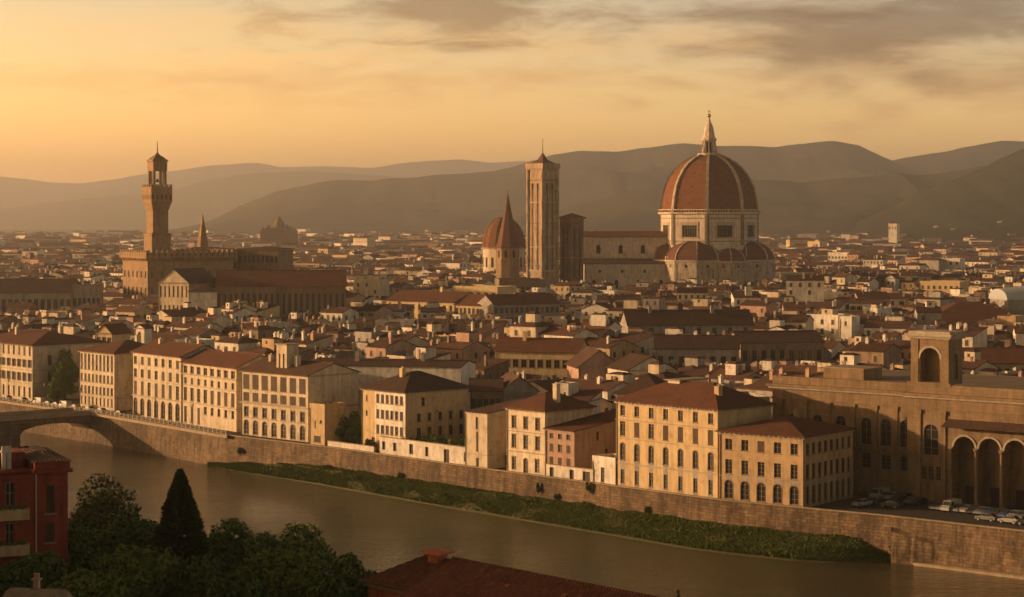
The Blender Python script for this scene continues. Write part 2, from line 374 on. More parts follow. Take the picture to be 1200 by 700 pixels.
def roof_mb(L, D, h, rh, kind='gable', ov=.6, th=.22, m=0):
    b = MB()
    if kind == 'gable':           # ridge along x
        sl_ = rh/(D/2); q = [(-ov, h-sl_*ov+.02), (D/2, h+rh+.02), (D+ov, h-sl_*ov+.02)]
        for (a, za), (c, zc) in zip(q, q[1:]):
            b.ring([[(x, a, za), (x, c, zc), (x, c, zc+th), (x, a, za+th)] for x in (-ov*.6, L+ov*.6)], m, True, True)
        b.box(-ov*.6, L+ov*.6, D/2-.18, D/2+.18, h+rh+th-.05, h+rh+th+.13, m)
    elif kind == 'cross':         # ridge along y
        sl_ = rh/(L/2); q = [(-ov, h-sl_*ov+.02), (L/2, h+rh+.02), (L+ov, h-sl_*ov+.02)]
        for (a, za), (c, zc) in zip(q, q[1:]):
            b.ring([[(a, y, za), (c, y, zc), (c, y, zc+th), (a, y, za+th)] for y in (-ov*.6, D+ov*.6)], m, True, True)
    elif kind == 'hip':
        x0, x1, y0, y1 = -ov, L+ov, -ov, D+ov; z = h+.01
        b.ring([[(x0, y0, z), (x1, y0, z), (x1, y1, z), (x0, y1, z)], [(x0, y0, z+th), (x1, y0, z+th), (x1, y1, z+th), (x0, y1, z+th)]], m, True, False)
        if L >= D: k = min(D/2, L/2-.3); r = [(x0+ov+k, D/2), (x1-ov-k, D/2)]
        else: k = min(L/2, D/2-.3); r = [(L/2, y0+ov+k), (L/2, y1-ov-k)]
        z += th; A = (x0, y0, z); B = (x1, y0, z); C = (x1, y1, z); Dd = (x0, y1, z); r0 = (*r[0], h+rh); r1 = (*r[1], h+rh)
        if L >= D: fs = [[A, B, r1, r0], [B, C, r1], [C, Dd, r0, r1], [Dd, A, r0]]
        else: fs = [[A, B, r0], [B, C, r1, r0], [C, Dd, r1], [Dd, A, r0, r1]]
        for f in fs: b.face(f, m)
    elif kind == 'shed':
        b.ring([[(x, -ov, h-.15), (x, D+ov, h+rh+.02), (x, D+ov, h+rh+.02+th), (x, -ov, h-.15+th)] for x in (-ov*.5, L+ov*.5)], m, True, True)
    else: b.box(.3, L-.3, .3, D-.3, h-.5, h-.3, m)
    return b
def chimney_mb(x, y, z0, z1, w_=.8, d=.8):
    b = MB(); b.box(x-w_/2, x+w_/2, y-d/2, y+d/2, z0, z1); b.box(x-w_/2-.12, x+w_/2+.12, y-d/2-.12, y+d/2+.12, z1, z1+.12)
    for k in (-.2, .2): b.box(x+k*w_-.11, x+k*w_+.11, y-.11, y+.11, z1+.12, z1+.5)
    return b
def gable_wall(mb, L, D, h, rh, kind, m=0):
    if kind == 'gable':
        for x in (0, L): mb.face([(x, 0, h), (x, D, h), (x, D/2, h+rh)], m)
    if kind == 'cross':
        for y in (0, D): mb.face([(0, y, h), (L, y, h), (L/2, y, h+rh)], m)
    if kind == 'shed':
        for x in (0, L): mb.face([(x, 0, h), (x, D, h), (x, D, h+rh)], m)
        mb.face([(0, D, h), (L, D, h), (L, D, h+rh), (0, D, h+rh)], m)
# ---------------------------------------------------------------- the setting
from mathutils import noise as mn
ZW = -8.2
M_WATER = bpy.data.materials.new('river water'); M_WATER.use_nodes = True
_t = M_WATER.node_tree; _b = _t.nodes['Principled BSDF']
_b.inputs['Base Color'].default_value = (.062, .055, .026, 1); _b.inputs['Roughness'].default_value = .06; _b.inputs['IOR'].default_value = 1.33; _b.inputs['Specular IOR Level'].default_value = .42
_g = _t.nodes.new('ShaderNodeNewGeometry'); _mp = _t.nodes.new('ShaderNodeMapping'); _mp.inputs['Rotation'].default_value = (0, 0, R(45)); _mp.inputs['Scale'].default_value = (.35, 1, 1)
_t.links.new(_g.outputs['Position'], _mp.inputs[0])
_n1 = _t.nodes.new('ShaderNodeTexNoise'); _n1.inputs['Scale'].default_value = 1.1; _n1.inputs['Detail'].default_value = 6; _n1.inputs['Roughness'].default_value = .62
_t.links.new(_mp.outputs[0], _n1.inputs['Vector'])
_n2 = _t.nodes.new('ShaderNodeTexNoise'); _n2.inputs['Scale'].default_value = .03; _n2.inputs['Detail'].default_value = 3; _t.links.new(_g.outputs['Position'], _n2.inputs['Vector'])
_mm = _t.nodes.new('ShaderNodeMapRange'); _t.links.new(_n2.outputs[0], _mm.inputs[0]); _mm.inputs[1].default_value = .35; _mm.inputs[2].default_value = .65; _mm.inputs[3].default_value = .5; _mm.inputs[4].default_value = 1
_n3 = _t.nodes.new('ShaderNodeTexNoise'); _n3.inputs['Scale'].default_value = .16; _n3.inputs['Detail'].default_value = 5; _n3.inputs['Roughness'].default_value = .7; _t.links.new(_mp.outputs[0], _n3.inputs['Vector'])
_b3 = _t.nodes.new('ShaderNodeBump'); _b3.inputs['Distance'].default_value = .55; _t.links.new(_n3.outputs[0], _b3.inputs['Height'])
_bp = _t.nodes.new('ShaderNodeBump'); _t.links.new(_b3.outputs[0], _bp.inputs['Normal']); _bp.inputs['Distance'].default_value = .30; _t.links.new(_mm.outputs[0], _bp.inputs['Strength']); _t.links.new(_n1.outputs[0], _bp.inputs['Height']); _t.links.new(_bp.outputs[0], _b.inputs['Normal'])
M_GROUND = mat('city ground', (.10, .085, .065), (.075, .06, .045), .02, c3=(.06, .055, .04))
M_ASPH = mat('asphalt', (.055, .050, .046), (.040, .038, .036), .3, c3=(.075, .068, .06), bump=.02)
M_EARTH = mat('bank earth', (.065, .075, .025), (.085, .070, .035), .25, bump=.15, bscale=1.2)
M_HILLG = mat('hillside scrub', (.035, .04, .018), (.05, .045, .022), .1, bump=.4, bscale=.6)
M_WALL = mat('river wall masonry', kind='blocks', c1=(.215, .148, .085), c2=(.105, .074, .046), scale=.10, streak=.6, c3=(.075, .056, .036), bump=.22, bscale=1.3, detail=9)
M_COPE = mat('coping stone', (.34, .27, .18), (.26, .20, .13), .4, c3=(.18, .14, .10))
far = []
L0 = WL
mbg = MB()
FX = [-16000, -14000, -5000, -3800, -2500, -1300, 0, 1300, 2600, 4000, 6000, 11000, 16000]
for i in range(len(L0)-1):
    a, b_ = L0[i], L0[i+1]
    fa = (FX[i], 26000 if i < 12 else 20000); fb = (FX[i+1], 26000)
    mbg.face([(a.x, a.y, 0), (b_.x, b_.y, 0), (fb[0], fb[1], 0), (fa[0], fa[1], 0)])
mbg.face([(L0[-1].x, L0[-1].y, 0), (16000, L0[-1].y, 0), (16000, 26000, 0)])
tag(mbg.build('ground', M_GROUND), kind='structure')
# river
mbw = MB(); inn = offset(WL, 2.0); out = offset(WL, -190)
for i in range(len(WL)-1): mbw.face([(out[i].x, out[i].y, ZW), (out[i+1].x, out[i+1].y, ZW), (inn[i+1].x, inn[i+1].y, ZW), (inn[i].x, inn[i].y, ZW)])
tag(mbw.build('water', M_WATER), kind='structure')
def sdist(x, y):
    best = 1e9
    for a, b_ in zip(WL, WL[1:]):
        dx, dy = b_.x-a.x, b_.y-a.y; l2 = dx*dx+dy*dy
        t = max(0, min(1, ((x-a.x)*dx+(y-a.y)*dy)/l2)); qx, qy = a.x+dx*t-x, a.y+dy*t-y
        d = qx*qx+qy*qy
        if d < best: best = d
    return math.sqrt(best)
def nearz(x, y):
    d = sdist(x, y)
    if d < 112: z = ZW-3
    elif d < 120: z = ZW-3+(d-112)/8*11
    else: z = -.2+min(1, (d-120)/200)**1.5*49.5
    if d > 120:
        z *= 1-.5*max(0, min(1, (y-260)/120))
        t = max(0, min(1, (-x-75)/90)); t = t*t*(3-2*t)*max(0, min(1, (290-y)/70))      # rise added to the hill, out of view on the left, to shade the foreground
        z += t*11*min(1, (d-120)/60)
        z += mn.noise(Vector((x*.03, y*.03, 0)))*1.2*min(1, (d-120)/30)
    return z
mbn = MB(); st = 9; xs = list(range(-900, 500, st)); ys = list(range(-150, 1100, st)); idx = {}
zz = {}
for i, x in enumerate(xs):
    for j, y in enumerate(ys):
        t = (y-WL[2].y)/(WL[1].y-WL[2].y)
        # skip the town side
        k = 1e9
        for a, b_ in zip(WL, WL[1:]):
            if b_.y <= y <= a.y: k = a.x+(b_.x-a.x)*(a.y-y)/(a.y-b_.y)
        if y < WL[-1].y: k = 1e9
        if x < k-60: zz[i, j] = nearz(x, y)
for i in range(len(xs)-1):
    for j in range(len(ys)-1):
        q = [(i, j), (i+1, j), (i+1, j+1), (i, j+1)]
        if all(p_ in zz for p_ in q) and max(zz[p_] for p_ in q) > ZW-2.9:
            f = []
            for p_ in q:
                if p_ not in idx: idx[p_] = len(mbn.v); mbn.v.append((xs[p_[0]], ys[p_[1]], zz[p_]))
                f.append(idx[p_])
            mbn.f.append(tuple(f)); mbn.m.append(0)
tag(mbn.build('hillside', M_HILLG, smooth=True), kind='structure')
# embankment wall: a thing of its own
def strip_along(mb, pxs, prof, m=0):
    """prof(px) -> list of (offset, z); swept along the wall line"""
    rr = []
    for px in pxs:
        pr = prof(px); rr.append([tuple(on_line(px, o).xy)+(z,) for o, z in pr])
    for a, b_ in zip(rr, rr[1:]):
        for k in range(len(a)-1): mb.face([a[k], b_[k], b_[k+1], a[k+1]], m)
wall = empty('embankment_wall', tuple(WL[6]))
tag(wall, 'long brown masonry river embankment wall running under the row of palaces', 'wall')
def local(mb, e):
    c, s = math.cos(-e.rotation_euler.z), math.sin(-e.rotation_euler.z); x, y, z = e.location
    mb.v = [((a-x)*c-(b_-y)*s, (a-x)*s+(b_-y)*c, q-z) for a, b_, q in mb.v]; return mb
pxs = [-260, -200, -150, -100, -50] + list(range(0, 1240, 12)) + [1260, 1300, 1380, 1480]
def wz(px): return (mn.noise(Vector((px*.02, 0, 3)))*.12)
m_ = MB(); strip_along(m_, pxs, lambda px: [(-1.3, ZW-1), (-.95, -5), (-.62, -.25+wz(px)), (-.62, .30), (.05, .30), (.05, -.4)])
local(m_, wall).build('masonry', M_WALL, wall)
m_ = MB(); strip_along(m_, [p_ for p_ in pxs], lambda px: [(-.60, .28), (-.85, .28), (-.85, .45+wz(px)*.4), (.12, .45+wz(px)*.4), (.12, .28)])
local(m_, wall).build('coping', M_COPE, wall)
m_ = MB(); strip_along(m_, [p_ for p_ in pxs if p_ >= 1030], lambda px: [(-2.1, ZW-1), (-2.1, ZW+.5), (-1.2, ZW+.7)])
local(m_, wall).build('footing', M_COPE, wall)
m_ = MB()
def butt(px):
    t = (px-1040)/70.0; k = max(.12, 1-t); return [(-.9-2.3*k, ZW-1), (-.8-1.2*k+mn.noise(Vector((px*.3, 1, 0)))*.25, -2.2-t*2.6+mn.noise(Vector((px*.25, 5, 0)))*.5), (-.7, -1.4-t*2.4)]
strip_along(m_, list(range(1044, 1113, 4)), butt)
for px in (1044, 1112):
    pr = butt(px); m_.face([tuple(on_line(px, o).xy)+(z,) for o, z in pr]+[tuple(on_line(px, -.6).xy)+(ZW-1,)])
local(m_, wall).build('buttress', M_WALL, wall)
# walkway ledge above the wall on the left
m_ = MB(); strip_along(m_, [p_ for p_ in pxs if -60 <= p_ <= 262]+[266], lambda px: [(-.6, -.5), (-1.9, -.25), (-1.9, .5), (.3, .5)])
local(m_, wall).build('ledge', M_COPE, wall)
# grassy bank
BK = [(225, 0), (300, 3.2), (400, 6.0), (550, 8.0), (700, 9.6), (850, 11.5), (930, 11), (975, 8), (1010, 4.5), (1036, 1.8), (1062, 0)]
def bw(px):
    for (a, wa), (b_, wb) in zip(BK, BK[1:]):
        if a <= px <= b_: return wa+(wb-wa)*(px-a)/(b_-a)
    return 0
def bankp(px, t, dz=0):
    """t = 0 at the wall, 1 at the water"""
    w_ = bw(px); o = -.9-w_*t; hh = (-4.4-ZW)*min(1, w_/5)
    z = ZW-.15+hh*max(0,1-t)**.75-max(0,t-1)*8 + mn.noise(Vector((px*.05, t*3, 0)))*.35*(1-t)
    p_ = on_line(px, o); return (p_.x, p_.y, z+dz)
m_ = MB(); bp_ = list(range(226, 1062, 6))
rr = [[bankp(px, t) for t in (0, .1, .25, .45, .65, .85, 1.0, 1.06)] for px in bp_]
for a, b_ in zip(rr, rr[1:]):
    for k in range(7): m_.face([a[k], b_[k], b_[k+1], a[k+1]])
tag(m_.build('bank', M_EARTH, smooth=True), kind='structure')
# mountains: real relief at their own distances
M_MT = mat('wooded mountain', (.050, .052, .034), (.075, .068, .045), .004, c3=(.035, .038, .025), rough=1, spec=0)
M_MTN = mat('near wooded hill', (.024, .030, .016), (.040, .040, .022), .012, c3=(.022, .028, .014), rough=1, spec=0)
def interp(pts, x):
    if x <= pts[0][0]: return pts[0][1]
    for (a, ya), (b_, yb) in zip(pts, pts[1:]):
        if a <= x <= b_:
            t = (x-a)/(b_-a); t = t*t*(3-2*t)*.4+t*.6; return ya+(yb-ya)*t
    return pts[-1][1]
def ridge(pts, Yc, front, back, m, step=8, rough=.18, seed=0):
    mb = MB(); p0, p1 = pts[0][0], pts[-1][0]; n = int((p1-p0)/step)+1; ts = [i/14 for i in range(15)]+[1.25, 1.6, 2]
    g = []
    for i in range(n):
        px = p0+(p1-p0)*i/(n-1); c_ = []
        hz = max(2, ZP(interp(pts, px), Yc))
        for t in ts:
            if t <= 1: Y = Yc-front*(1-t); k = t**1.25
            else: Y = Yc+back*(t-1); k = 1-(t-1)**1.2
            X = (px-600)/F*Yc
            nn = mn.fractal(Vector((X*.0016+seed, Y*.0011, seed)), 1.0, 2.0, 5)
            env = math.sin(math.pi*min(1, t)) if t <= 1 else (t-1)
            fine = mn.fractal(Vector((X*.012, seed, 0)), 1.0, 2.0, 3)*hz*.008
            z = hz*k+nn*hz*rough*env+fine*k*(1 if t < 1.01 else 0)
            c_.append((X*(Y/Yc*.35+.65), Y, z if t > 0 else -3))
        g.append(c_)
    for a, b_ in zip(g, g[1:]):
        for k in range(len(ts)-1): mb.face([a[k], b_[k], b_[k+1], a[k+1]])
    return tag(mb.build('mountains' if Yc > 6000 else 'hills', m, smooth=True), kind='structure')
ridge([(-700, 214), (-400, 198), (-200, 196), (-100, 203), (0, 207), (30, 210), (60, 214), (95, 215), (130, 211), (170, 204), (200, 201), (250, 194), (300, 191), (330, 196), (380, 195), (435, 197), (475, 191), (500, 189), (540, 187), (575, 191), (610, 189), (700, 195), (900, 200)], 19000, 3600, 900, M_MT, 10, .15, 1)
ridge([(-600, 240), (-300, 232), (-100, 238), (0, 245), (60, 238), (110, 232), (160, 228), (200, 222), (260, 208), (300, 203), (360, 201), (450, 206), (600, 215), (700, 222)], 15000, 3000, 900, M_MT, 10, .15, 2)
ridge([(215, 275), (240, 262), (300, 234), (325, 224), (350, 219), (375, 214), (392, 211), (412, 211), (435, 212), (455, 209), (480, 209), (500, 206), (550, 203), (575, 201), (600, 196), (625, 188), (650, 181), (680, 177), (720, 178), (760, 173), (800, 168), (840, 171), (880, 171), (905, 173), (935, 169), (975, 165), (1005, 170), (1020, 177), (1035, 184), (1047, 189), (1080, 205), (1150, 225), (1300, 240)], 8400, 2500, 900, M_MT, 7, .2, 3)
ridge([(980, 230), (1010, 205), (1047, 188), (1060, 185), (1100, 179), (1140, 171), (1175, 165), (1200, 166), (1260, 158), (1400, 150), (1600, 165), (1800, 190)], 9200, 1500, 900, M_MT, 8, .2, 4)
ridge([(600, 268), (640, 255), (660, 246), (680, 240), (700, 235), (730, 227), (760, 222), (820, 214), (881, 211), (904, 211), (940, 214), (987, 209), (1030, 206), (1050, 202), (1075, 206), (1125, 200), (1150, 195), (1250, 192), (1400, 200)], 5900, 1500, 700, M_MT, 7, .22, 5)
ridge([(985, 268), (1010, 258), (1040, 245), (1080, 225), (1120, 210), (1150, 197), (1175, 185), (1200, 174), (1240, 160), (1300, 148), (1400, 140), (1600, 150), (1800, 170)], 4900, 1600, 700, M_MTN, 6, .2, 6)
# haze
hz = MB(); hz.box(-13000, 13000, -600, 22500, -16, 640)
hm = bpy.data.materials.new('haze'); hm.use_nodes = True; t_ = hm.node_tree
for n_ in list(t_.nodes):
    if n_.type != 'OUTPUT_MATERIAL': t_.nodes.remove(n_)
pv = t_.nodes.new('ShaderNodeVolumePrincipled'); pv.inputs['Color'].default_value = (.93, .93, .95, 1); pv.inputs['Density'].default_value = .92e-4; pv.inputs['Anisotropy'].default_value = .74
t_.links.new(pv.outputs[0], t_.nodes['Material Output'].inputs['Volume'])
tag(hz.build('haze', hm), kind='stuff')
# ---------------------------------------------------------------- riverside buildings
used_rects = []          # (center, ux, L, D) plan rectangles kept free of ordinary houses
def frame_of(px0, off0, px1, off1=None):
    a = on_line(px0, off0); b_ = on_line(px1, off0 if off1 is None else off1)
    d = b_-a; return a, d.length, math.atan2(d.y, d.x)
def reserve(e, L, D, pad=1.5):
    used_rects.append((e.location.x, e.location.y, e.rotation_euler.z, -pad, L+pad, -pad, D+pad))
def hero(name, label, cat, a, L, rz, D, h, wallm, front=((), ()), right=((), ()), left=((), ()), roof='hip', rh=3.2, roofm=None, bands=(), cornice=True, chimneys=(), ov=.7, group=None, back=True, base=None, lower=None):
    e = empty(name, (a.x, a.y, 0), rz); tag(e, label, cat, group); reserve(e, L, D)
    mb = MB()
    hf = facade(mb, 'front', L, D, h, front[0]); hr = facade(mb, 'right', L, D, h, right[0]); hl = facade(mb, 'left', L, D, h, left[0]); facade(mb, 'back', L, D, h, ())
    gable_wall(mb, L, D, h, rh, roof)
    if roof == 'flat':
        mb.box(0, L, 0, .3, h, h+.8); mb.box(0, L, D-.3, D, h, h+.8); mb.box(0, .3, .3, D-.3, h, h+.8); mb.box(L-.3, L, .3, D-.3, h, h+.8)
    wo = mb.build('wall', [wallm, lower[1]] if lower else wallm, e)
    if lower:
        for pl in wo.data.polygons:
            if pl.center.z < lower[0]: pl.material_index = 1
    for s, hh, fr in (('front', hf, front), ('right', hr, right), ('left', hl, left)):
        ks = [k for q, k in zip(fr[0], fr[1]) if q in hh]
        put_windows(e, s, L, D, hh, ks)
    if bands:
        for z, t, pr in bands:
            c = MB(); c.box(-pr, L+pr, -pr, -.002, z, z+t); c.box(L+.002, L+pr, -.002, D, z, z+t); c.box(-pr, -.002, -.002, D, z, z+t)
            c.build('string_course', M_TRIM, e)
    if cornice and roof != 'flat':
        c = MB(); c.box(-.3, L+.3, -.3, -.003, h-.4, h-.02); c.box(L+.003, L+.3, -.003, D, h-.4, h-.02); c.box(-.3, -.003, -.003, D, h-.4, h-.02)
        n = int(L/1.1)
        for i in range(n): c.box(L*(i+.5)/n-.09, L*(i+.5)/n+.09, -ov+.1, -.3, h-.2, h-.02)
        c.build('cornice', M_TRIM, e)
    for xd in ((.3,) if L < 40 else (.3, L*.5)):
        c = MB(); c.tube((xd, -.1, 0), (xd, -.1, h-.4), .075, seg=6); c.build('downpipe', M_IRON, e)
    r = roof_mb(L, D, h, rh, roof, ov).build('roof', roofm or (M_ROOF if roof != 'flat' else M_LEAD), e)
    for cx, cy, cz, cw in chimneys: chimney_mb(cx*L, cy*D, h+.3, h+cz, cw, cw).build('chimney', wallm, r)
    return e
def merge(*hk):
    a, b_ = [], []
    for x, y in hk: a += x; b_ += y
    return a, b_
def hz_(px, ytop, p_): return ZP(ytop, p_.y)
G_RIV = 'palaces along the embankment'
# B1 far left block
a, L, rz = frame_of(-34, 7, 38)
h = ZP(403, a.y-20)
W1 = rows(L, 12, [(1.0, 1.3, 3.2, False, 'plain'), (6.0, 1.25, 2.6, False, 'open'), (10.3, 1.25, 2.4, False, 'open'), (14.0, 1.25, 2.8, False, 'closed')])
hero('riverside_palace', 'cream palace at the left edge of the picture with tall narrow windows', 'building', a, L, rz, 26, h, PL['cream'], W1,
     rows(26, 3, [(6, 1.3, 3.0, False, 'closed'), (11, 1.3, 3.0, False, 'closed'), (15, 1.3, 2.4, False, 'closed')], 6, 8), roof='hip', rh=3.6, bands=((5.2, .25, .12), (9.4, .2, .1)), chimneys=((.4, .3, 4.5, 1.0), (.75, .6, 5, 1.2)), group=G_RIV)
# B2
a, L, rz = frame_of(93, 9, 134)
h = ZP(411, a.y)
W2 = merge(rows(L, 9, [(1.0, .9, 2.4, False, 'plain'), (4.2, 1.25, 2.4, False, 'closed'), (7.8, 1.25, 2.4, False, 'closed'), (11.4, 1.25, 2.4, False, 'closed')], 1.4), rows(L, 9, [(h-3.6, 1.3, 2.9, False, 'closed')], 1.4))
hero('riverside_palace', 'pale yellow block with four rows of close-set shutters, right of the leafy riverside tree', 'building', a, L, rz, 20, h, PL['cream'], W2,
     rows(20, 2, [(6, 1, 2, False, 'closed')], 7), roof='hip', rh=3.4, bands=((3.5, .2, .1),), chimneys=((.5, .7, 4.4, 1.0),), group=G_RIV)
# B3
a, L, rz = frame_of(155, 7, 212)
h = ZP(412, a.y); u = h/18.5
g0 = rows(L, 7, [(.2, 2.2, 5.0*u, True, 'surround')], 2.0)
g0 = (g0[0], [k if 2 <= i <= 4 else k for i, k in enumerate(g0[1])])
W3 = merge(g0, rows(L, 7, [(6.2*u, 1.85, 3.9*u, False, 'closed'), (11.2*u, 1.8, 2.5*u, False, 'closed'), (15.0*u, 1.8, 2.3*u, False, 'closed')], 2.0))
hero('riverside_palace', 'cream palace with tall dark arcade arches at street level and three rows of shutters', 'building', a, L, rz, 15, h, PL['cream'], W3, roof='gable', rh=2.8,
     bands=((5.7*u, .35, .2), (10.5*u, .15, .08)), chimneys=((.2, .4, 3.6, .9), (.8, .6, 4, 1)), group=G_RIV)
# B4
a, L, rz = frame_of(213.5, 7, 277)
h = ZP(424, a.y); u = h/17.5
W4 = merge(rows(L, 8, [(14.4*u, 2.0, 2.1*u, False, 'plain'), (11.4*u, 1.4, 1.8*u, False, 'plain')], 1.9),
           rows(L, 8, [(6.6*u, 1.8, 3.8*u, False, 'closed')], 1.9), (rows(L, 8, [(.4, 1.5, 4.6*u, False, 'closed')], 1.9, skip=[(0, i) for i in range(3, 8)])),
           (lambda q: (q[0][3:], q[1][3:]))(rows(L, 8, [(3.4*u, 1.5, 2.2*u, False, 'plain')], 1.9)))
hero('riverside_palace', 'cream palace with a covered top-floor gallery and a blank pale panel low on its right', 'building', a, L, rz, 15, h, PL['cream'], W4, roof='gable', rh=3.0,
     bands=((14.0*u, .3, .3), (6.0*u, .25, .15), (10.9*u, .18, .1)), chimneys=((.35, .5, 4, 1),), group=G_RIV)
# B5
a, L, rz = frame_of(282.5, 5, 361)
h = ZP(434, a.y); u = h/16.5
W5 = merge(rows(L, 7, [(.3, 1.9, 3.6*u, True, 'surround'), (4.8*u, 1.7, 2.5*u, False, 'surround')], 2.2), rows(L, 7, [(8.8*u, 2.5, 2.2*u, False, 'closed'), (11.9*u, 2.6, 3.7*u, False, 'closed')], 2.2))
e5 = hero('riverside_palace', 'cream palace with round-headed ground arches beside the big blank grey flank', 'building', a, L, rz, 17, h, PL['cream'], W5,
     roof='gable', rh=2.6, roofm=M_ROOFO, bands=((4.4*u, .2, .12), (8.1*u, .4, .3)), chimneys=((.15, .4, 3.8, 1), (.62, .3, 4.2, 1.3)), group=G_RIV)
# stair tower on B5's roof
def block_thing(name, label, cat, p_, w_, d_, z0, z1, rz, m, roof='flat', slots=(), rh=1.0, group=None, ov=.35):
    e = empty(name, (p_.x, p_.y, z0), rz); tag(e, label, cat, group); hgt = z1-z0
    mb = MB(); hs = [(w_*s[0]-s[2]/2, s[1], s[2], s[3], s[4]) for s in slots]
    facade(mb, 'front', w_, d_, hgt, hs, rev=.35); facade(mb, 'right', w_, d_, hgt, ()); facade(mb, 'left', w_, d_, hgt, ()); facade(mb, 'back', w_, d_, hgt, ()); gable_wall(mb, w_, d_, hgt, rh, roof)
    mb.build('wall', m, e)
    put_windows(e, 'front', w_, d_, hs, ['plain']*len(hs))
    if roof == 'flat':
        q = MB(); q.box(-ov, w_+ov, -ov, d_+ov, hgt+.002, hgt+.3); q.build('roof', M_COPE, e)
    else: roof_mb(w_, d_, hgt, rh, roof, ov, .18).build('roof', M_ROOF, e)
    return e
block_thing('roof_turret', 'narrow lit turret with two slots rising over the palace with ground arches', 'turret', on_line(324, 8), 4.2, 4, h-1.2, ZP(404, on_line(324, 8).y), rz, PL['cream'], 'flat', [(.3, 2.0, .7, 4.0, False), (.7, 2.0, .7, 4.0, False)])
# big grey flank: deep building behind, seen on its right side
a, L2, rz2 = frame_of(361.8, 22, 376)
ff = [(6.0, 6, 1.2, 1.8, False), (11, 6, 1.2, 1.8, False), (6.0, 11, 1.2, 1.8, False), (11, 11, 1.2, 1.8, False), (17, 11.5, 1.2, 1.4, False), (25, 12, 1.2, 1.4, False)]
e = empty('courtyard_house', (a.x, a.y, 0), R(-14)); tag(e, 'tall blank grey-white house flank with few small windows behind the riverside trees', 'building'); L = 42; D = 15; h = ZP(428, a.y)
reserve(e, L, D)
mb = MB(); hf = facade(mb, 'front', L, D, h, ff); facade(mb, 'right', L, D, h, ()); facade(mb, 'left', L, D, h, ()); facade(mb, 'back', L, D, h, ())
gable_wall(mb, L, D, h, 1.2, 'gable'); mb.build('wall', PL['white'], e); put_windows(e, 'front', L, D, hf, ['plain']*len(hf))
r = roof_mb(L, D, h, 1.2, 'gable', .3).build('roof', M_ROOFO, e); chimney_mb(12, 5, h+.5, h+3.4, 1.2, 1).build('chimney', PL['grey'], r); chimney_mb(30, 6, h+.5, h+3.2, 1, 1).build('chimney', PL['grey'], r)
# B5b low lit annex
a, L, rz = frame_of(362.5, 3.0, 380.5)
h = ZP(476, a.y)
hero('annex_house', 'low yellow annex with two tiny windows at the foot of the grey flank', 'house', a, L, rz, 7, h, PL['yellow'], ([(L*.35, 4.2, .5, 1.8, False), (L*.68, 5.4, .9, .8, False), (L*.3, .6, 2.6, 1.6, False)], ['plain', 'plain', 'plain']), roof='flat', rh=.5)
# B6 yellow
a, L, rz = frame_of(424, 5, 475)
h = ZP(455, a.y); u = h/16.0
W6 = merge(rows(L, 6, [(4.6*u, 1.25, 2.3*u, False, 'closed'), (8.6*u, 1.25, 2.3*u, False, 'closed'), (12.6*u, 1.25, 2.3*u, False, 'closed')], 6.4, 1.5), ([(1.6, 12.8*u, .7, 1.4, False), (1.6, 9*u, .7, 1.2, False), (4, 1.0, 1.2, 2.2, False), (9, .8, 2.4, 1.2, False)], ['plain']*4))
R6 = merge(rows(20, 5, [(4.2*u, 1.2, 2.4*u, False, 'closed'), (8.2*u, 1.1, 2.1*u, False, 'closed')], 4.2, 2.4), ([(5.0, 12.2*u, 1.1, 2.2*u, False)], ['plain']))
e6 = hero('riverside_house', 'ochre yellow house with a white shuttered front and overhanging brown hipped roof', 'house', a, L, rz, 20, h, PL['yellow'], W6, R6, roof='hip', rh=4.2, roofm=M_ROOFO, bands=(), chimneys=((.5, .3, 5, 1.1),), ov=1.0)
wm = [c_ for c_ in e6.children if c_.name.startswith('wall')][0].data; wm.materials.append(PL['white'])
for pl in wm.polygons:
    if pl.center.y < .01 and pl.center.x > 4.9 and pl.center.z > 4.0*u: pl.material_index = 1
# B7 narrow
a, L, rz = frame_of(545, .8, 571)
h = ZP(482, a.y); u = h/12.0
hero('riverside_house', 'narrow cream house with one tall slit window and a flat tiled top', 'house', a, L, rz, 17, h, PL['cream'], ([(L*.48, 8.4*u, .9, 2.6*u, False), (L*.5, 3.6*u, .8, 4.2*u, False), (L*.5, .3, 1.0, 2.0, False)], ['plain']*3),
     ([(10, 6, .7, 1.4, False), (15, 5.5, 1.0, 1.8, False), (15, 9.5, 1, 1.8, False), (5.4, .4, .9, 2.4, False), (8.4, .4, .9, 2.2, False)], ['plain']*5), roof='shed', rh=1.6, roofm=M_ROOFO, bands=((3.0, .15, .08),), cornice=False, ov=.3)
# B8
a, L, rz = frame_of(594, .8, 638.5)
h = ZP(478, a.y); u = h/14.0
W8 = merge(rows(L, 3, [(5.5*u, 1.3, 2.9*u, False, 'surround'), (9.8*u, 1.3, 2.6*u, False, 'surround')], 2.3), ([(1.7, .8, 1.2, 2.8, False), (L/2-.65, .3, 1.3, 3.2, True), (L-3.1, .8, 1.2, 2.8, False)], ['surround']*3))
hero('riverside_house', 'beige three-bay house with a small round-arched door and a red hipped roof', 'house', a, L, rz, 15, h, PL['grey'] if 0 else PL['cream'], W8, rows(15, 2, [(5.5, 1, 2, False, 'plain')], 4), roof='hip', rh=3.6, bands=((4.6*u, .25, .12), (9.0*u, .2, .1)), chimneys=((.8, .4, 5.5, 1.2),))
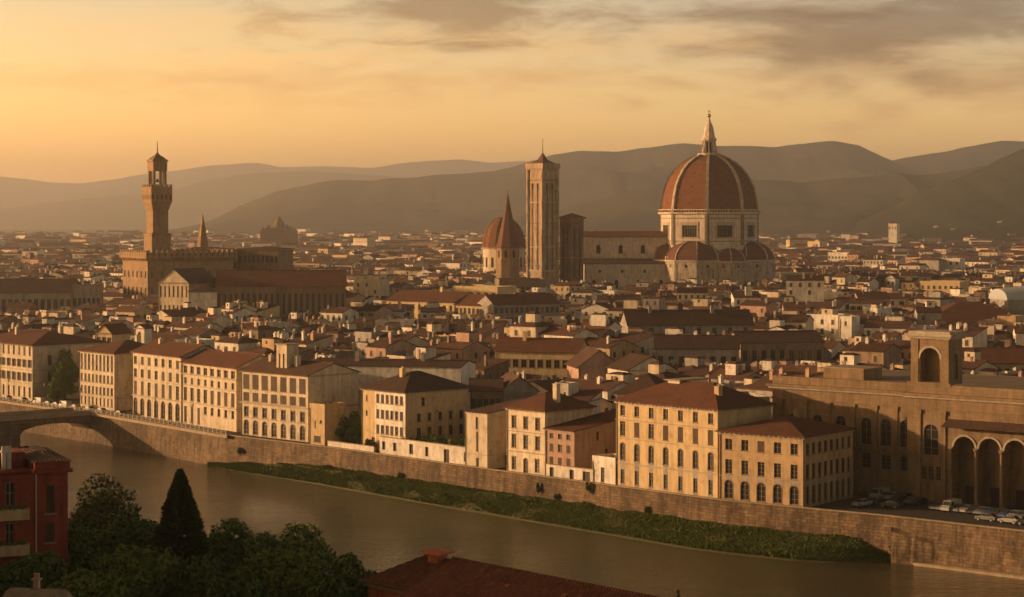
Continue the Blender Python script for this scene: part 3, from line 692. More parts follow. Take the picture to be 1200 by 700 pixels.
# B9
a, L, rz = frame_of(639.5, .8, 673)
h = ZP(502, a.y); u = h/12.0
W9 = merge(rows(L, 3, [(3.4*u, 1.2, 1.8*u, False, 'closed'), (6.5*u, 1.2, 1.9*u, False, 'closed'), (9.7*u, 1.2, 1.3*u, False, 'plain')], 1.8), ([(1.0, .3, 1.1, 1.6, False), (L*.62, .3, 1.1, 1.8, False)], ['plain']*2))
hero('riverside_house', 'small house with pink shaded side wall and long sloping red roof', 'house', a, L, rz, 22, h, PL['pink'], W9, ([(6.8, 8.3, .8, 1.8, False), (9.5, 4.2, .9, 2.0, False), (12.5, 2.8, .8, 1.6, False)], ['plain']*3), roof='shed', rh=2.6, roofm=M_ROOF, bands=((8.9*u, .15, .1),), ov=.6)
# B10
a, L, rz = frame_of(722, .9, 841)
h = ZP(470, a.y); u = h/17.0
W10 = merge(rows(L, 7, [(.8, 1.1, 2.8*u, False, 'plain'), (5.4*u, 1.35, 3.4*u, True, 'surround'), (10.2*u, 1.5, 2.9*u, False, 'closed'), (14.2*u, 1.35, 2.1*u, False, 'plain')], 1.9))
hero('riverside_palace', 'large golden yellow palace of seven bays with arched first-floor windows under a red roof', 'building', a, L, rz, 17, h, PL['yellow'], W10, ([(12, 4, 1, 1.6, False)], ['plain']), roof='hip', rh=4.6, bands=((4.6*u, .3, .15), (13.3*u, .2, .1), (9.6*u, .15, .08)), chimneys=((.85, .3, 4.2, 1.2),), group=G_RIV, lower=(4.6*u, PL['grey']))
# B11
a, L, rz = frame_of(843, .9, 941)
h = ZP(506, a.y); u = h/13.0
W11 = rows(L, 5, [(.5, 1.9, 3.5*u, True, 'plain'), (5.2*u, 1.55, 2.7*u, False, 'plain'), (9.7*u, 1.6, 2.1*u, False, 'plain')], 2.2, 2.0)
R11 = rows(20.5, 8, [(.5, 1.2, 3.4*u, True, 'plain'), (5.2*u, 1.2, 2.7*u, False, 'closed'), (9.7*u, 1.2, 2.1*u, False, 'closed')], 1.8)
hero('riverside_palace', 'yellow corner palace with wide ground arches and a shaded side facing the car park', 'building', a, L, rz, 20.5, h, PL['ochre'], W11, R11, roof='hip', rh=3.0, bands=((4.6*u, .25, .15),), chimneys=((.5, .7, 3.6, 1.0),), group=G_RIV, lower=(4.6*u, PL['grey']))
# garden wall with openings
def lowwall(label, px0, px1, off, h0, t, ops, m=PL['white'], cat='garden wall', name='garden_wall'):
    a, L, rz = frame_of(px0, off, px1); e = empty(name, (a.x, a.y, 0), rz); tag(e, label, cat)
    mb = MB(); hs = [(L*f-w_/2, z, w_, hh, False) for f, z, w_, hh in ops]
    hs = facade(mb, 'front', L, t, h0, hs, rev=.3); facade(mb, 'right', L, t, h0, ()); facade(mb, 'left', L, t, h0, ()); facade(mb, 'back', L, t, h0, ())
    mb.face([(0, 0, h0), (L, 0, h0), (L, t, h0), (0, t, h0)]); mb.build('wall', m, e)
    c = MB(); c.box(-.08, L+.08, -.1, t+.08, h0+.002, h0+.16); c.build('coping', M_COPE, e)
    for u_, z, w_, hh, _ in hs:
        d_ = MB(); d_.face([(0, .3, 0), (w_, .3, 0), (w_, .3, hh), (0, .3, hh)]); d_.box(0, .08, .2, .28, 0, hh); d_.box(w_-.08, w_, .2, .28, 0, hh)
        d_.build('doorway' if z < .4 else 'window', M_WOOD, e, (u_, 0, z))
    return e
lowwall('low plain white parapet wall left of the pierced garden wall', 384, 438, 1.2, 1.5, .5, [])
lowwall('long white garden wall pierced by small dark openings in front of the shrubs', 445, 569, 1.0, 4.2, .6, [(.04, 1.2, 1.2, 2.0), (.15, 1.2, 1.3, 2.0), (.31, 1.0, 1.4, 2.4), (.46, 1.0, 1.2, 2.2), (.645, .2, 1.9, 3.1), (.82, 1.0, 1.2, 2.2), (.95, .2, 1.2, 2.8)])
lowwall('low cream wall with three dark doors below the pink-sided house', 640, 695, .35, 2.9, .4, [(.12, .2, 1.3, 2.2), (.55, .2, 1.3, 2.2), (.86, .2, 2.2, 2.2)])
a, L, rz = frame_of(694, .6, 722)
hero('annex_house', 'small plain white cube annex with one dark door left of the golden palace', 'house', a, L*.97, rz, 6, ZP(538, a.y), PL['white'], ([(L*.36, .5, 1.1, 3.2, False)], ['plain']), roof='flat', rh=.4)
# white boxes on the golden palace's roof
p_ = on_line(783, 8); block_thing('roof_cabin', 'white cube cabin with plain walls on the ridge of the golden palace', 'roof cabin', p_, 3.2, 9, ZP(466, p_.y), ZP(446, p_.y), rz, PL['white'])
# house behind with curved flank, right of golden palace
# ---------------------------------------------------------------- middle distance buildings with a face of their own
def mid(name, label, px0, px1, ytop, Y, zt=None, ang=0, D=14, m='cream', roof='gable', rh=3, n=8, spec=None, roofm=None, right=None, cat='building', base=0, chim=(), rows2=None, bands=()):
    """left corner at px0 and depth Y; right corner seen at px1"""
    a = P(px0, Y); k = (px1-600)/F; c_, s_ = math.cos(ang), math.sin(ang)
    L = (k*a.y-a.x)/(c_-k*s_)
    h = ZP(ytop, Y) if zt is None else zt
    fr = rows(L, n, spec or [(h-3.9, 1.6, 2.5, False, 'plain'), (h-8.2, 1.5, 2.6, False, 'plain')])
    return hero(name, label, cat, a, L, ang, D, h, PL[m] if isinstance(m, str) else m, fr, right or ((), ()), roof=roof, rh=rh, roofm=roofm, chimneys=chim, bands=bands)
mid('long_palace', 'long sunlit yellow palace wing with a row of dark windows before the cathedral campanile', 452, 532, 352, 930, ang=R(-38), m='yellow', n=11, rh=4, D=22, chim=((.6, .5, 6, 1.4),))
mid('long_palace', 'sunlit yellow palace wing, continuing right of its twin, left of the shaded wing', 533, 577, 357, 905, ang=R(-42), m='yellow', n=9, rh=4, D=18)
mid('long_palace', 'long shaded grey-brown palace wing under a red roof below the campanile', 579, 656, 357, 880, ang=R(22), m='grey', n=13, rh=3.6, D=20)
mid('upper_loggia', 'short sunlit loggia block with a row of openings above the long yellow wing', 531, 583, 337, 1010, ang=R(-35), m='yellow', roof='flat', n=6, rh=.8, D=16, spec=[(17, 2.0, 3.4, False, 'plain')])
mid('long_palace', 'plain brown block behind the yellow loggia, just below the small dome', 585, 640, 329, 1120, ang=R(8), m='brown', roof='flat', rh=.8, n=9, D=20, spec=[(15, 1.4, 4, False, 'plain')])
mid('town_palace', 'yellow palace with evenly spaced white-framed windows and red roof in mid city', 580, 677, 411, 590, ang=R(-16), m='yellow', n=10, rh=3.2, D=14, spec=[(14.0, 1.5, 2.2, False, 'surround'), (9, 1.3, 2.4, False, 'closed')], chim=((.3, .4, 5, 1),))
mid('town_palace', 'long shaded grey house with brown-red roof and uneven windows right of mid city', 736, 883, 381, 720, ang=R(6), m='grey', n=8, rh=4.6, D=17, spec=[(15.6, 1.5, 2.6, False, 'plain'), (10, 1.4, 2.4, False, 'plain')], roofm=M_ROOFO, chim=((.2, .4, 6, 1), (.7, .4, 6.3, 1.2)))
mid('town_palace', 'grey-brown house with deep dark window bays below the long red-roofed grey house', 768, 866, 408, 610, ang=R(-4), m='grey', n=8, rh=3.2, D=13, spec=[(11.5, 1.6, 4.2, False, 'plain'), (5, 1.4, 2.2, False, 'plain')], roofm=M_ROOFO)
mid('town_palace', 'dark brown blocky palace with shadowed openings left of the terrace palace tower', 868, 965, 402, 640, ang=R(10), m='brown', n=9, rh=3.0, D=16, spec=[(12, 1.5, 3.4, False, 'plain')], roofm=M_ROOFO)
mid('gable_house', 'wide blank pinkish house with a curved-looking gable and no windows in mid city', 678, 728, 430, 560, ang=R(10), m='pink', roof='cross', rh=4.4, n=1, D=16, spec=[(11, .9, 1.4, False, 'plain')], roofm=M_ROOFO)
mid('gable_house', 'blank pale grey gable wall with low brown roof above the golden palace', 736, 791, 434, 545, ang=R(20), m='white', roof='cross', rh=3.4, n=1, D=14, spec=[(12.6, .9, 1.4, False, 'plain')], roofm=M_ROOFO)
mid('gable_house', 'pale grey gabled house with three small dark windows above the slit-window house', 588, 629, 458, 510, ang=R(14), m='grey', roof='cross', rh=3.4, n=3, D=12, spec=[(9.6, .8, 1.3, False, 'plain')], roofm=M_ROOFO)
mid('workshop_house', 'shaded house with a glazed timber loggia between the ochre house and grey gable', 551, 588, 458, 508, ang=R(0), m='brown', roof='gable', rh=2.4, n=5, D=11, spec=[(9, 1.3, 3.0, False, 'closed'), (4, 1.3, 2.4, False, 'plain')], roofm=M_ROOFO)
mid('tower_house', 'tall narrow white turret house with twin slots over the beige three-bay house', 649, 666, 453, 470, ang=R(-30), m='white', roof='flat', rh=.6, n=2, D=5, spec=[(13.4, .55, 3.6, False, 'plain')])
mid('town_house', 'small white house with a row of four windows right of the white turret', 664, 690, 469, 466, ang=R(-20), m='white', roof='shed', rh=1.6, n=4, D=9, spec=[(11.4, .9, 1.6, False, 'plain')])
mid('town_house', 'brown-roofed hip house tucked behind the left end of the golden palace', 722, 775, 462, 476, ang=R(-25), m='white', roof='hip', rh=4.6, n=3, D=13, spec=[(9.5, 1, 1.5, False, 'plain')], roofm=M_ROOFO)
mid('town_house', 'plain grey-beige house rising right of the golden palace roof', 862, 902, 470, 446, ang=R(12), m='grey', roof='flat', rh=1, n=2, D=14, spec=[(12.2, .9, 1.3, False, 'plain')])
mid('long_palace', 'long low arcaded palace with big windows at the far left under a brown roof', -30, 84, 343, 1000, ang=R(3), m='grey', n=15, rh=6, D=26, spec=[(10, 2.0, 7, False, 'plain')], roofm=M_ROOFO)
mid('long_palace', 'grey-brown wing with small windows joining the far left palace on its right', 85, 118, 337, 990, ang=R(8), m='grey', n=6, rh=2, D=22, roof='flat', spec=[(14, 1.6, 4, False, 'plain')])
mid('town_house', 'bright yellow lit gable above the block of close-set shutters', 113, 131, 390, 660, ang=R(-30), m='yellow', roof='cross', rh=2.6, n=3, D=9)
mid('bell_tower', 'narrow white bell wall with an arched slot above the arcaded cream palace', 158, 169, 384, 640, ang=R(-40), m='white', roof='cross', rh=1.0, n=1, D=3, spec=[(16.5, 1.3, 4.8, True, 'plain')], cat='tower')
mid('market_hall', 'very long dark hall with a red-brown roof between the gabled church and mid city', 253, 405, 336, 860, ang=R(5), m='brown', n=22, rh=6.2, D=30, spec=[(16, 1.2, 9, False, 'plain')], roofm=M_ROOF)
mid('church_annex', 'white rounded annex with a dark wheel window joined to the gabled church', 222, 254, 342, 850, ang=R(8), m='white', n=4, rh=3.0, D=16, roof='hip', spec=[(14, 1.3, 3.6, False, 'plain')], roofm=M_ROOFO)
mid('gabled_church', 'gabled church with a lit cream front of tall slots before the fortress palace', 186, 221, 331, 868, ang=R(-22), m='cream', n=7, rh=5.6, D=24, roof='cross', spec=[(23.4, .8, 4.6, False, 'plain'), (13, .8, 7, False, 'plain')], roofm=M_ROOFO, cat='church')
mid('long_palace', 'low lit house row with square windows just right of the arched roof belvedere', 1126, 1225, 425, 590, ang=R(-5), m='yellow', n=10, rh=3.6, D=14, spec=[(11.6, 1.3, 2.0, False, 'plain'), (7, 1.3, 2, False, 'plain')])
mid('great_roof_hall', 'wide low hall under a huge dark red roof at the right of the city', 1078, 1230, 382, 800, ang=R(4), m='brown', n=10, rh=8.5, D=44, roof='hip')
mid('white_block_house', 'bright white stepped block house with two dark windows on the right skyline', 1103, 1125, 304, 1700, ang=R(-30), m='white', n=3, rh=1, D=14, roof='flat', spec=[(18, 2, 2.4, False, 'plain')])
mid('white_block_house', 'long bright flat-topped block right of the dome among far roofs', 970, 1001, 297, 1900, ang=R(-30), m='white', n=8, rh=.8, D=14, roof='flat', spec=[(19, 1.6, 2, False, 'plain')])
mid('white_block_house', 'wide lit two-step block above the huge dark red roof', 1078, 1125, 331, 1150, ang=R(-30), m='yellow', n=7, rh=.8, D=16, roof='flat', spec=[(17, 1.4, 1.8, False, 'plain')])
mid('white_gable_house', 'white lit gable wall standing in the roofs right of the dome', 984, 998, 373, 760, ang=R(-40), m='white', n=1, rh=2, D=6, roof='flat', spec=[(17, .9, 1.6, False, 'plain')])
mid('sunlit_tower_house', 'tall lit tower block on the far right plain below the mountains', 1041, 1051, 262, 2900, ang=R(-30), m='white', n=3, rh=3, D=12, roof='hip', spec=[(40, 2, 4, False, 'plain')], cat='tower')
mid('sunlit_tower_house', 'small white house with a peaked top in the middle of the right city', 1038, 1049, 326, 1250, ang=R(-30), m='white', n=2, rh=2, D=8, roof='cross', spec=[(16, 1.2, 2, False, 'plain')])
# pale curved roof at right edge
p_ = P(1181, 900); e = empty('vaulted_roof_hall', (p_.x, p_.y, 0), R(12)); tag(e, 'hall with a pale blue-grey curved metal roof at the right edge', 'hall')
mb = MB(); mb.box(0, 26, 0, 18, 0, ZP(352, 900)); mb.build('wall', PL['grey'], e); zb = ZP(352, 900)
mb = MB(); mb.ring([[(x, 9-9.5*math.cos(math.pi*k/10), zb+.02+(4.8+x*.1)*math.sin(math.pi*k/10)) for k in range(11)] for x in (-.5, 26.5)], 0, True, True)
mb.build('roof', mat('pale sheet metal', (.36, .39, .41), rough=.5), e); reserve(e, 26, 18)
# ---------------------------------------------------------------- terrace palace on the right, with its arcade and roof belvedere
a, L, rz = frame_of(905, 27, 1300); e = empty('terrace_palace', (a.x, a.y, 0), rz)
tag(e, 'huge brown stone palace with flat roof terrace, arched belvedere and giant arcade', 'palace')
ud = Vector((math.cos(rz), math.sin(rz), 0))
def u_of(px, yl=0.0):
    o = a+Vector((-ud.y, ud.x, 0))*yl; k = (px-600)/F; return (k*o.y-o.x)/(ud.x-k*ud.y)
HP = ZP(459, on_line(1110, 27).y); D = 46; US = u_of(1069); reserve(e, L, D, 3)
def zat(px, py): return ZP(py, (a+ud*u_of(px)).y)
h1, k1 = [], []
for px in (985, 1015, 1038, 1061):
    uu = u_of(px); h1 += [(uu-1.2, 10.2, 2.4, 5.6, True), (uu-1.1, 5.4, 2.2, 3.0, False)]; k1 += ['surround', 'plain']
for px in (930, 958): h1.append((u_of(px)-1.1, 10.2, 2.2, 5.4, True)); k1.append('surround')
mb = MB(); h1k = facade(mb, 'front', US, D, HP, h1, rev=.5); facade(mb, 'left', US, D, HP, ()); facade(mb, 'back', L, D, HP, ())
mb.build('wall', M_PIETRA, e); put_windows(e, 'front', US, D, h1k, [k1[h1.index(q)] for q in h1k])
def sh_(mb, dx=0, dy=0, dz=0): mb.v = [(x+dx, y+dy, z+dz) for x, y, z in mb.v]; return mb
L2 = L-US; mb = MB(); h2, k2 = [], []
def v_of(px): return u_of(px, -2.0)-US
vv = v_of(1091); h2 += [(vv-1.6, 9.0, 3.2, 6.6, True), (vv-2.1, 4.4, 1.0, 2.8, False), (vv-.5, 4.4, 1.0, 2.8, False), (vv+1.1, 4.4, 1.0, 2.8, False)]; k2 += ['surround']+['plain']*3
arc = [(v_of(1118)+5.45*i, .0, 4.6, 13.6, True) for i in range(12) if v_of(1118)+5.45*i+5 < L2]
hs = facade(mb, 'front', L2, D+2, HP, h2+arc, rev=2.8); facade(mb, 'right', L2, D+2, HP, ()); facade(mb, 'left', L2, 2, HP, ())
x0, x1 = arc[0][0]-.3, arc[-1][0]+5
mb.face([(x0, 2.8, 0), (x1, 2.8, 0), (x1, 2.8, 14), (x0, 2.8, 14)])
sh_(mb, US, -2).build('wall', M_PIETRA, e)
w2 = MB()
for (u_, z_, w_, h_, ar), kd in zip(h2, k2):
    fm, pm, _ = window_meshes(kd, w_, h_, ar); o = inst('window', fm, e, (US+u_, -2, z_)); inst('pane', pm, o)
for i, (u_, z_, w_, h_, ar) in enumerate(arc):      # raised archivolts, columns and inner doors
    c = MB(); r = w_/2; zc = h_-r
    for k in range(12):
        p4 = []
        for an in (math.pi*k/12, math.pi*(k+1)/12):
            for rr in (r+.004, r+.42): p4.append((u_+r-rr*math.cos(an), zc+rr*math.sin(an)))
        A, B, C, Dd = p4
        c.face([(A[0], -.22, A[1]), (C[0], -.22, C[1]), (Dd[0], -.22, Dd[1]), (B[0], -.22, B[1])]); c.face([(B[0], -.22, B[1]), (Dd[0], -.22, Dd[1]), (Dd[0], 0, Dd[1]), (B[0], 0, B[1])]); c.face([(A[0], -.22, A[1]), (C[0], -.22, C[1]), (C[0], 0, C[1]), (A[0], 0, A[1])])
    sh_(c, US, -2).build('arch', M_TRIM, e)
    c = MB(); cx = u_-.42; c.box(cx-.5, cx+.5, -.55, -.02, 0, .7); c.lathe([(.38, .7), (.36, 4), (.31, zc-.7), (.5, zc-.35), (.55, zc-.1)], 12, cx, -.42, 0); c.box(cx-.55, cx+.55, -.9, -.02, zc-.1, zc+.15)
    sh_(c, US, -2).build('column', M_PIETRA, e)
    c = MB(); c.box(u_+r-1.1, u_+r+1.1, 2.6, 2.78, 0, 3.6); sh_(c, US, -2).build('door', M_WOOD, e)
c = MB(); c.ring([[(x, -2.6, 15.4), (x, 0, 16.7), (x, 0, 16.9), (x, -2.8, 15.5)] for x in (arc[0][0]-1.4, L2)], 0, True, True); sh_(c, US, -2.01).build('canopy_roof', M_ROOFO, e)
# layered cornices and parapet
for n_, (z0, z1, pr, mt_) in enumerate([(HP-3.6, HP-3.2, .25, M_PIETRA), (HP-1.3, HP-.9, .6, M_TRIM), (HP-.9, HP-.35, 1.0, M_PIETRA), (9.0, 9.5, .3, M_PIETRA)]):
    c = MB(); c.box(-pr, US-pr-.01, -pr, -.004, z0, z1)
    if z0 > 10: c.box(US-pr, L, -2-pr, -2.004, z0, z1); c.box(US-pr, US-.003, -2.004, -pr-.01, z0, z1)
    else: c.box(US-pr, u_of(1106, -2), -2-pr, -2.004, z0, z1)
    c.build('cornice', mt_, e)
c = MB(); c.box(0, US, .0, .5, HP+.002, HP+1.3); c.box(US, L, -2, -1.4, HP+.002, HP+1.5); c.build('parapet', M_PIETRA, e)
c = MB(); c.box(.1, L-.1, .5, D-.1, HP-.6, HP-.05); c.build('roof_terrace', mat('terrace paving', (.21, .15, .095), (.15, .11, .07), .2, c3=(.10, .08, .055)), e)
c = MB(); c.box(u_of(965, 16), u_of(1012, 16), 16, 24, HP-.04, HP+2.2); c.build('roof_house', M_PIETRA, e)
c = MB(); c.box(u_of(965, 16)-.3, u_of(1012, 16)+.3, 15.7, 24.3, HP+2.202, HP+2.4); c.build('roof_house_cap', M_COPE, e)
for px in (915, 944, 971, 1000, 1026, 1050, 1066):
    uu = u_of(px); c = MB(); c.box(uu-.45, uu+.45, -.22, -.003, 9.5, HP-3.62); c.box(uu-.6, uu+.6, -.32, -.22, HP-4.4, HP-3.62); c.build('pilaster', M_PIETRA, e)
for px in (1077, 1106):
    uu = u_of(px, -2); c = MB(); c.box(uu-.5, uu+.5, -2.3, -2.003, 0, HP-3.62); c.box(uu-.7, uu+.7, -2.45, -2.3, HP-4.4, HP-3.62); c.build('pilaster', M_PIETRA, e)
# belvedere
ub = u_of(1068, -1.4); wb = u_of(1112.5, -1.4)-ub; db = 5.6; zb = HP+1.5; hb = ZP(396, (a+ud*ub).y)-zb
mb = MB(); hs = facade(mb, 'front', wb, db, hb, [(wb*.24, .4, wb*.52, hb-2.2, True)], rev=2.2); facade(mb, 'right', wb, db, hb, [(1.8, 1, 2.0, hb-4, True)], rev=.5); facade(mb, 'left', wb, db, hb, ()); facade(mb, 'back', wb, db, hb, ())
mb.face([(wb*.2, 2.2, 0), (wb*.8, 2.2, 0), (wb*.8, 2.2, hb), (wb*.2, 2.2, hb)]); mb.face([(wb-.5, 1.5, 0), (wb-.5, 4, 0), (wb-.5, 4, hb), (wb-.5, 1.5, hb)])
bo = mb.build('belvedere', M_PIETRA, e, (ub, -1.5, zb))
c = MB(); c.box(-.5, wb+.5, -.5, db+.5, hb+.002, hb+.5); c.box(-1.0, wb+1.0, -1.0, db+1.0, hb+.5, hb+1.0); c.box(-.4, wb+.4, -.4, db+.4, hb+1.0, hb+1.5); c.build('cornice', M_TRIM, bo)
c = MB(); c.box(-.6, wb+.6, -.6, -.003, -.4, .35); c.box(0, wb*.24-.35, -.18, -.003, .35, hb); c.box(wb*.76+.35, wb, -.18, -.003, .35, hb); c.build('pilaster', M_PIETRA, bo)
c = MB(); w_ = wb*.52; r = w_/2; zc = .4+hb-2.2-r
for k in range(14):
    p4 = [(wb*.24+r-rr*math.cos(an), zc+rr*math.sin(an)) for an in (math.pi*k/14, math.pi*(k+1)/14) for rr in (r+.003, r+.5)]
    A, B, C, Dd = p4; c.face([(A[0], -.12, A[1]), (C[0], -.12, C[1]), (Dd[0], -.12, Dd[1]), (B[0], -.12, B[1])]); c.face([(B[0], -.12, B[1]), (Dd[0], -.12, Dd[1]), (Dd[0], 0, Dd[1]), (B[0], 0, B[1])])
c.build('arch', M_TRIM, bo)
# ---------------------------------------------------------------- cathedral
CY = 1300.0; cx = (831-600)/F*CY; e = empty('cathedral', (cx, CY, 0)); used_rects.append((cx, CY, 0, -95, 44, -44, 44))
tag(e, 'domed cathedral with giant red ribbed dome, white lantern and long pale nave to its left', 'cathedral')
def cz(py): return ZP(py, CY)
A0 = R(-90-8)                                             # a corner 8 degrees left of the view
def octa(r, z, rot=0.0, n=8): return [(r*math.cos(A0+rot+2*math.pi*k/n), r*math.sin(A0+rot+2*math.pi*k/n), z) for k in range(n)]
def wall_oct(mb, r, z0, z1, holes, m=0):
    pts = octa(r, 0)
    for k in range(8):
        p0 = Vector(pts[k]); p1 = Vector(pts[(k+1) % 8]); W = (p1-p0).length; u_ = (p1-p0).normalized(); n_ = Vector((u_.y, -u_.x, 0))
        t = MB(); facade(t, 'front', W, 1, z1, [(W*f-w_/2, z, w_, hh, ar) for f, z, w_, hh, ar in holes], rev=1.0, z0=z0)
        for f, z, w_, hh, ar in holes: t.face([(W*f-w_/2, .9, z), (W*f+w_/2, .9, z), (W*f+w_/2, .9, z+hh), (W*f-w_/2, .9, z+hh)], 1)
        an = math.atan2(u_.y, u_.x); mb.add(t, Matrix.Translation(p0) @ Matrix.Rotation(an, 4, 'Z'))
mb = MB(); zd0, zd1 = cz(285), cz(252)
wall_oct(mb, 31, zd0-8, zd1, [(.5, zd0+4.0, 10.0, 7.3, False)])
dr = mb.build('drum', [M_MARBLE, M_DARK], e)
pts = octa(31.05, 0)
for k in range(8):
    p0 = Vector(pts[k]); p1 = Vector(pts[(k+1) % 8]); W = (p1-p0).length; an = math.atan2(p1.y-p0.y, p1.x-p0.x)
    f = MB(); wz0 = zd0+4.0; x0 = W/2-5
    f.box(x0-1.1, x0-.02, -.35, 0, wz0-.9, wz0+9.4); f.box(x0+10.02, x0+11.1, -.35, 0, wz0-.9, wz0+9.4); f.box(x0-.02, x0+10.02, -.35, 0, wz0+7.32, wz0+9.4); f.box(x0-.02, x0+10.02, -.35, 0, wz0-.9, wz0-.02)
    o = inst('window', f.mesh('window', M_TRIM), dr, tuple(p0), an)
    g = MB()
    for i in range(1, 6): g.box(x0+10*i/6-.15, x0+10*i/6+.15, .25, .5, wz0, wz0+7.3)
    g.box(x0, x0+10, .26, .45, wz0+5.5, wz0+5.9); g.build('mullions', M_MARBLED, o)
    c = MB()
    for xx in (.9, W-.9): c.box(xx-.6, xx+.6, -.25, -.0, zd0-1, zd1-.1)
    c.box(1.6, W-1.6, -.15, 0, zd0+1.2, zd0+1.7); c.box(1.6, W-1.6, -.15, 0, zd1-2.4, zd1-1.9); o = inst('panel_frame', c.mesh('panel_frame', M_MARBLED), dr, tuple(p0), an)
mb = MB(); mb.ring([octa(31.2, zd1+.003), octa(32.6, zd1+.8), octa(32.6, zd1+1.6), octa(31.3, zd1+1.7)], 0, True, True); mb.build('cornice', M_MARBLE, e)
c = MB()
for k in range(8):
    p0 = Vector(octa(32.2, 0)[k]); p1 = Vector(octa(32.2, 0)[(k+1) % 8])
    for i in range(14):
        q = p0.lerp(p1, i/14); c.box(q.x-.22, q.x+.22, q.y-.22, q.y+.22, zd1+1.6, zd1+3.0)
    c.face([(p0.x, p0.y, zd1+3.0), (p1.x, p1.y, zd1+3.0), (p1.x, p1.y, zd1+3.5), (p0.x, p0.y, zd1+3.5)])
c.build('gallery', M_MARBLE, e)
prof = [(56.2, 0), (56, 4), (55.4, 10), (53.8, 21), (51, 32), (46.3, 42), (40, 51), (31.5, 59), (23, 64.3), (12, 69)]
mb = MB(); S = CY/F
mb.ring([octa(r*S, zd1+1.2+z*S*.985) for r, z in prof], 0, False, True)
dome = mb.build('dome', M_DOME, e)
for k in range(8):
    ca, sa = math.cos(A0+math.pi*k/4), math.sin(A0+math.pi*k/4); rr_ = []
    for r, z in prof:
        rad = r*S; w_ = 1.05*(.55+.45*r/56); zz_ = zd1+1.2+z*S*.985
        tz = 0.0 if z < 30 else .35*(z-30)/39
        rr_.append([((rad-.5)*ca-sa*s_*w_, (rad-.5)*sa+ca*s_*w_, zz_-tz) for s_ in (-1, 1)]+[((rad+.75)*ca-sa*s_*w_, (rad+.75)*sa+ca*s_*w_, zz_+tz*1.6) for s_ in (1, -1)])
    b_ = MB(); b_.ring(rr_, 0, True, True); b_.build('rib', M_MARB2, dome)
# little round holes of the dome faces
for k in range(8):
    am = A0+math.pi*(k+.5)/4
    for (r, z) in ((55, 12), (51, 31), (42.5, 47)):
        q = Vector((r*S*math.cos(math.pi/8)*math.cos(am), r*S*math.cos(math.pi/8)*math.sin(am), zd1+1.2+z*S*.985)); b_ = MB(); b_.lathe([(.5, -.1), (.5, .25)], 8); 
        b_.v = [tuple(q+Matrix.Rotation(am, 3, 'Z') @ Vector((z_, x_, y_))) for x_, y_, z_ in b_.v]; b_.build('oculus', M_DARK, dome)
zl = zd1+1.2+69*S*.985
lan = MB(); lan.lathe([(6.6, zl-.8), (7.4, zl), (7.4, zl+.9), (6.8, zl+.9), (6.8, zl+.3), (3.2, zl+.3)], 16); lan = lan.build('lantern', M_MARBLE, e)
mb = MB(); mb.lathe([(2.7, zl+.3), (2.7, zl+9.3)], 8, a0=A0); mb.build('core', M_MARBLE, lan)
for k in range(8):
    an = A0+math.pi*k/4; c = MB(); c.box(2.5, 5.4, -.3, .3, zl+.3, zl+3.4); c.box(2.5, 4.3, -.28, .28, zl+3.4, zl+9.0); c.box(4.6, 5.3, -.35, .35, zl+3.4, zl+4.6)
    c.v = [tuple(Matrix.Rotation(an, 3, 'Z') @ Vector(p)) for p in c.v]; c.build('buttress', M_MARBLE, lan)
    am = an+math.pi/8; c = MB(); c.box(2.52, 2.6, -.55, .55, zl+1.5, zl+8); c.v = [tuple(Matrix.Rotation(am, 3, 'Z') @ Vector(p)) for p in c.v]; c.build('window', M_DARK, lan)
ct = cz(138)
mb = MB(); mb.lathe([(4.3, zl+9.0), (4.9, zl+9.5), (4.9, zl+10.2), (4.2, zl+10.6), (3.7, zl+11.4), (2.6, (zl+11.4+ct)/2), (.7, ct-1.2), (.5, ct)], 8, a0=A0); mb.build('spire_cone', M_MARBLE, lan)
mb = MB(); mb.lathe([(.2, ct), (.9, ct+.35), (1.25, ct+1.2), (.9, ct+2.05), (.2, ct+2.4)], 12); mb.build('ball', mat('gilded copper', (.30, .19, .07), rough=.35, metal=.9), lan, smooth=True)
mb = MB(); mb.box(-.12, .12, -.12, .12, ct+2.3, ct+5.0); mb.box(-.8, .8, -.12, .12, ct+3.7, ct+4.0); mb.build('cross', M_IRON, lan)
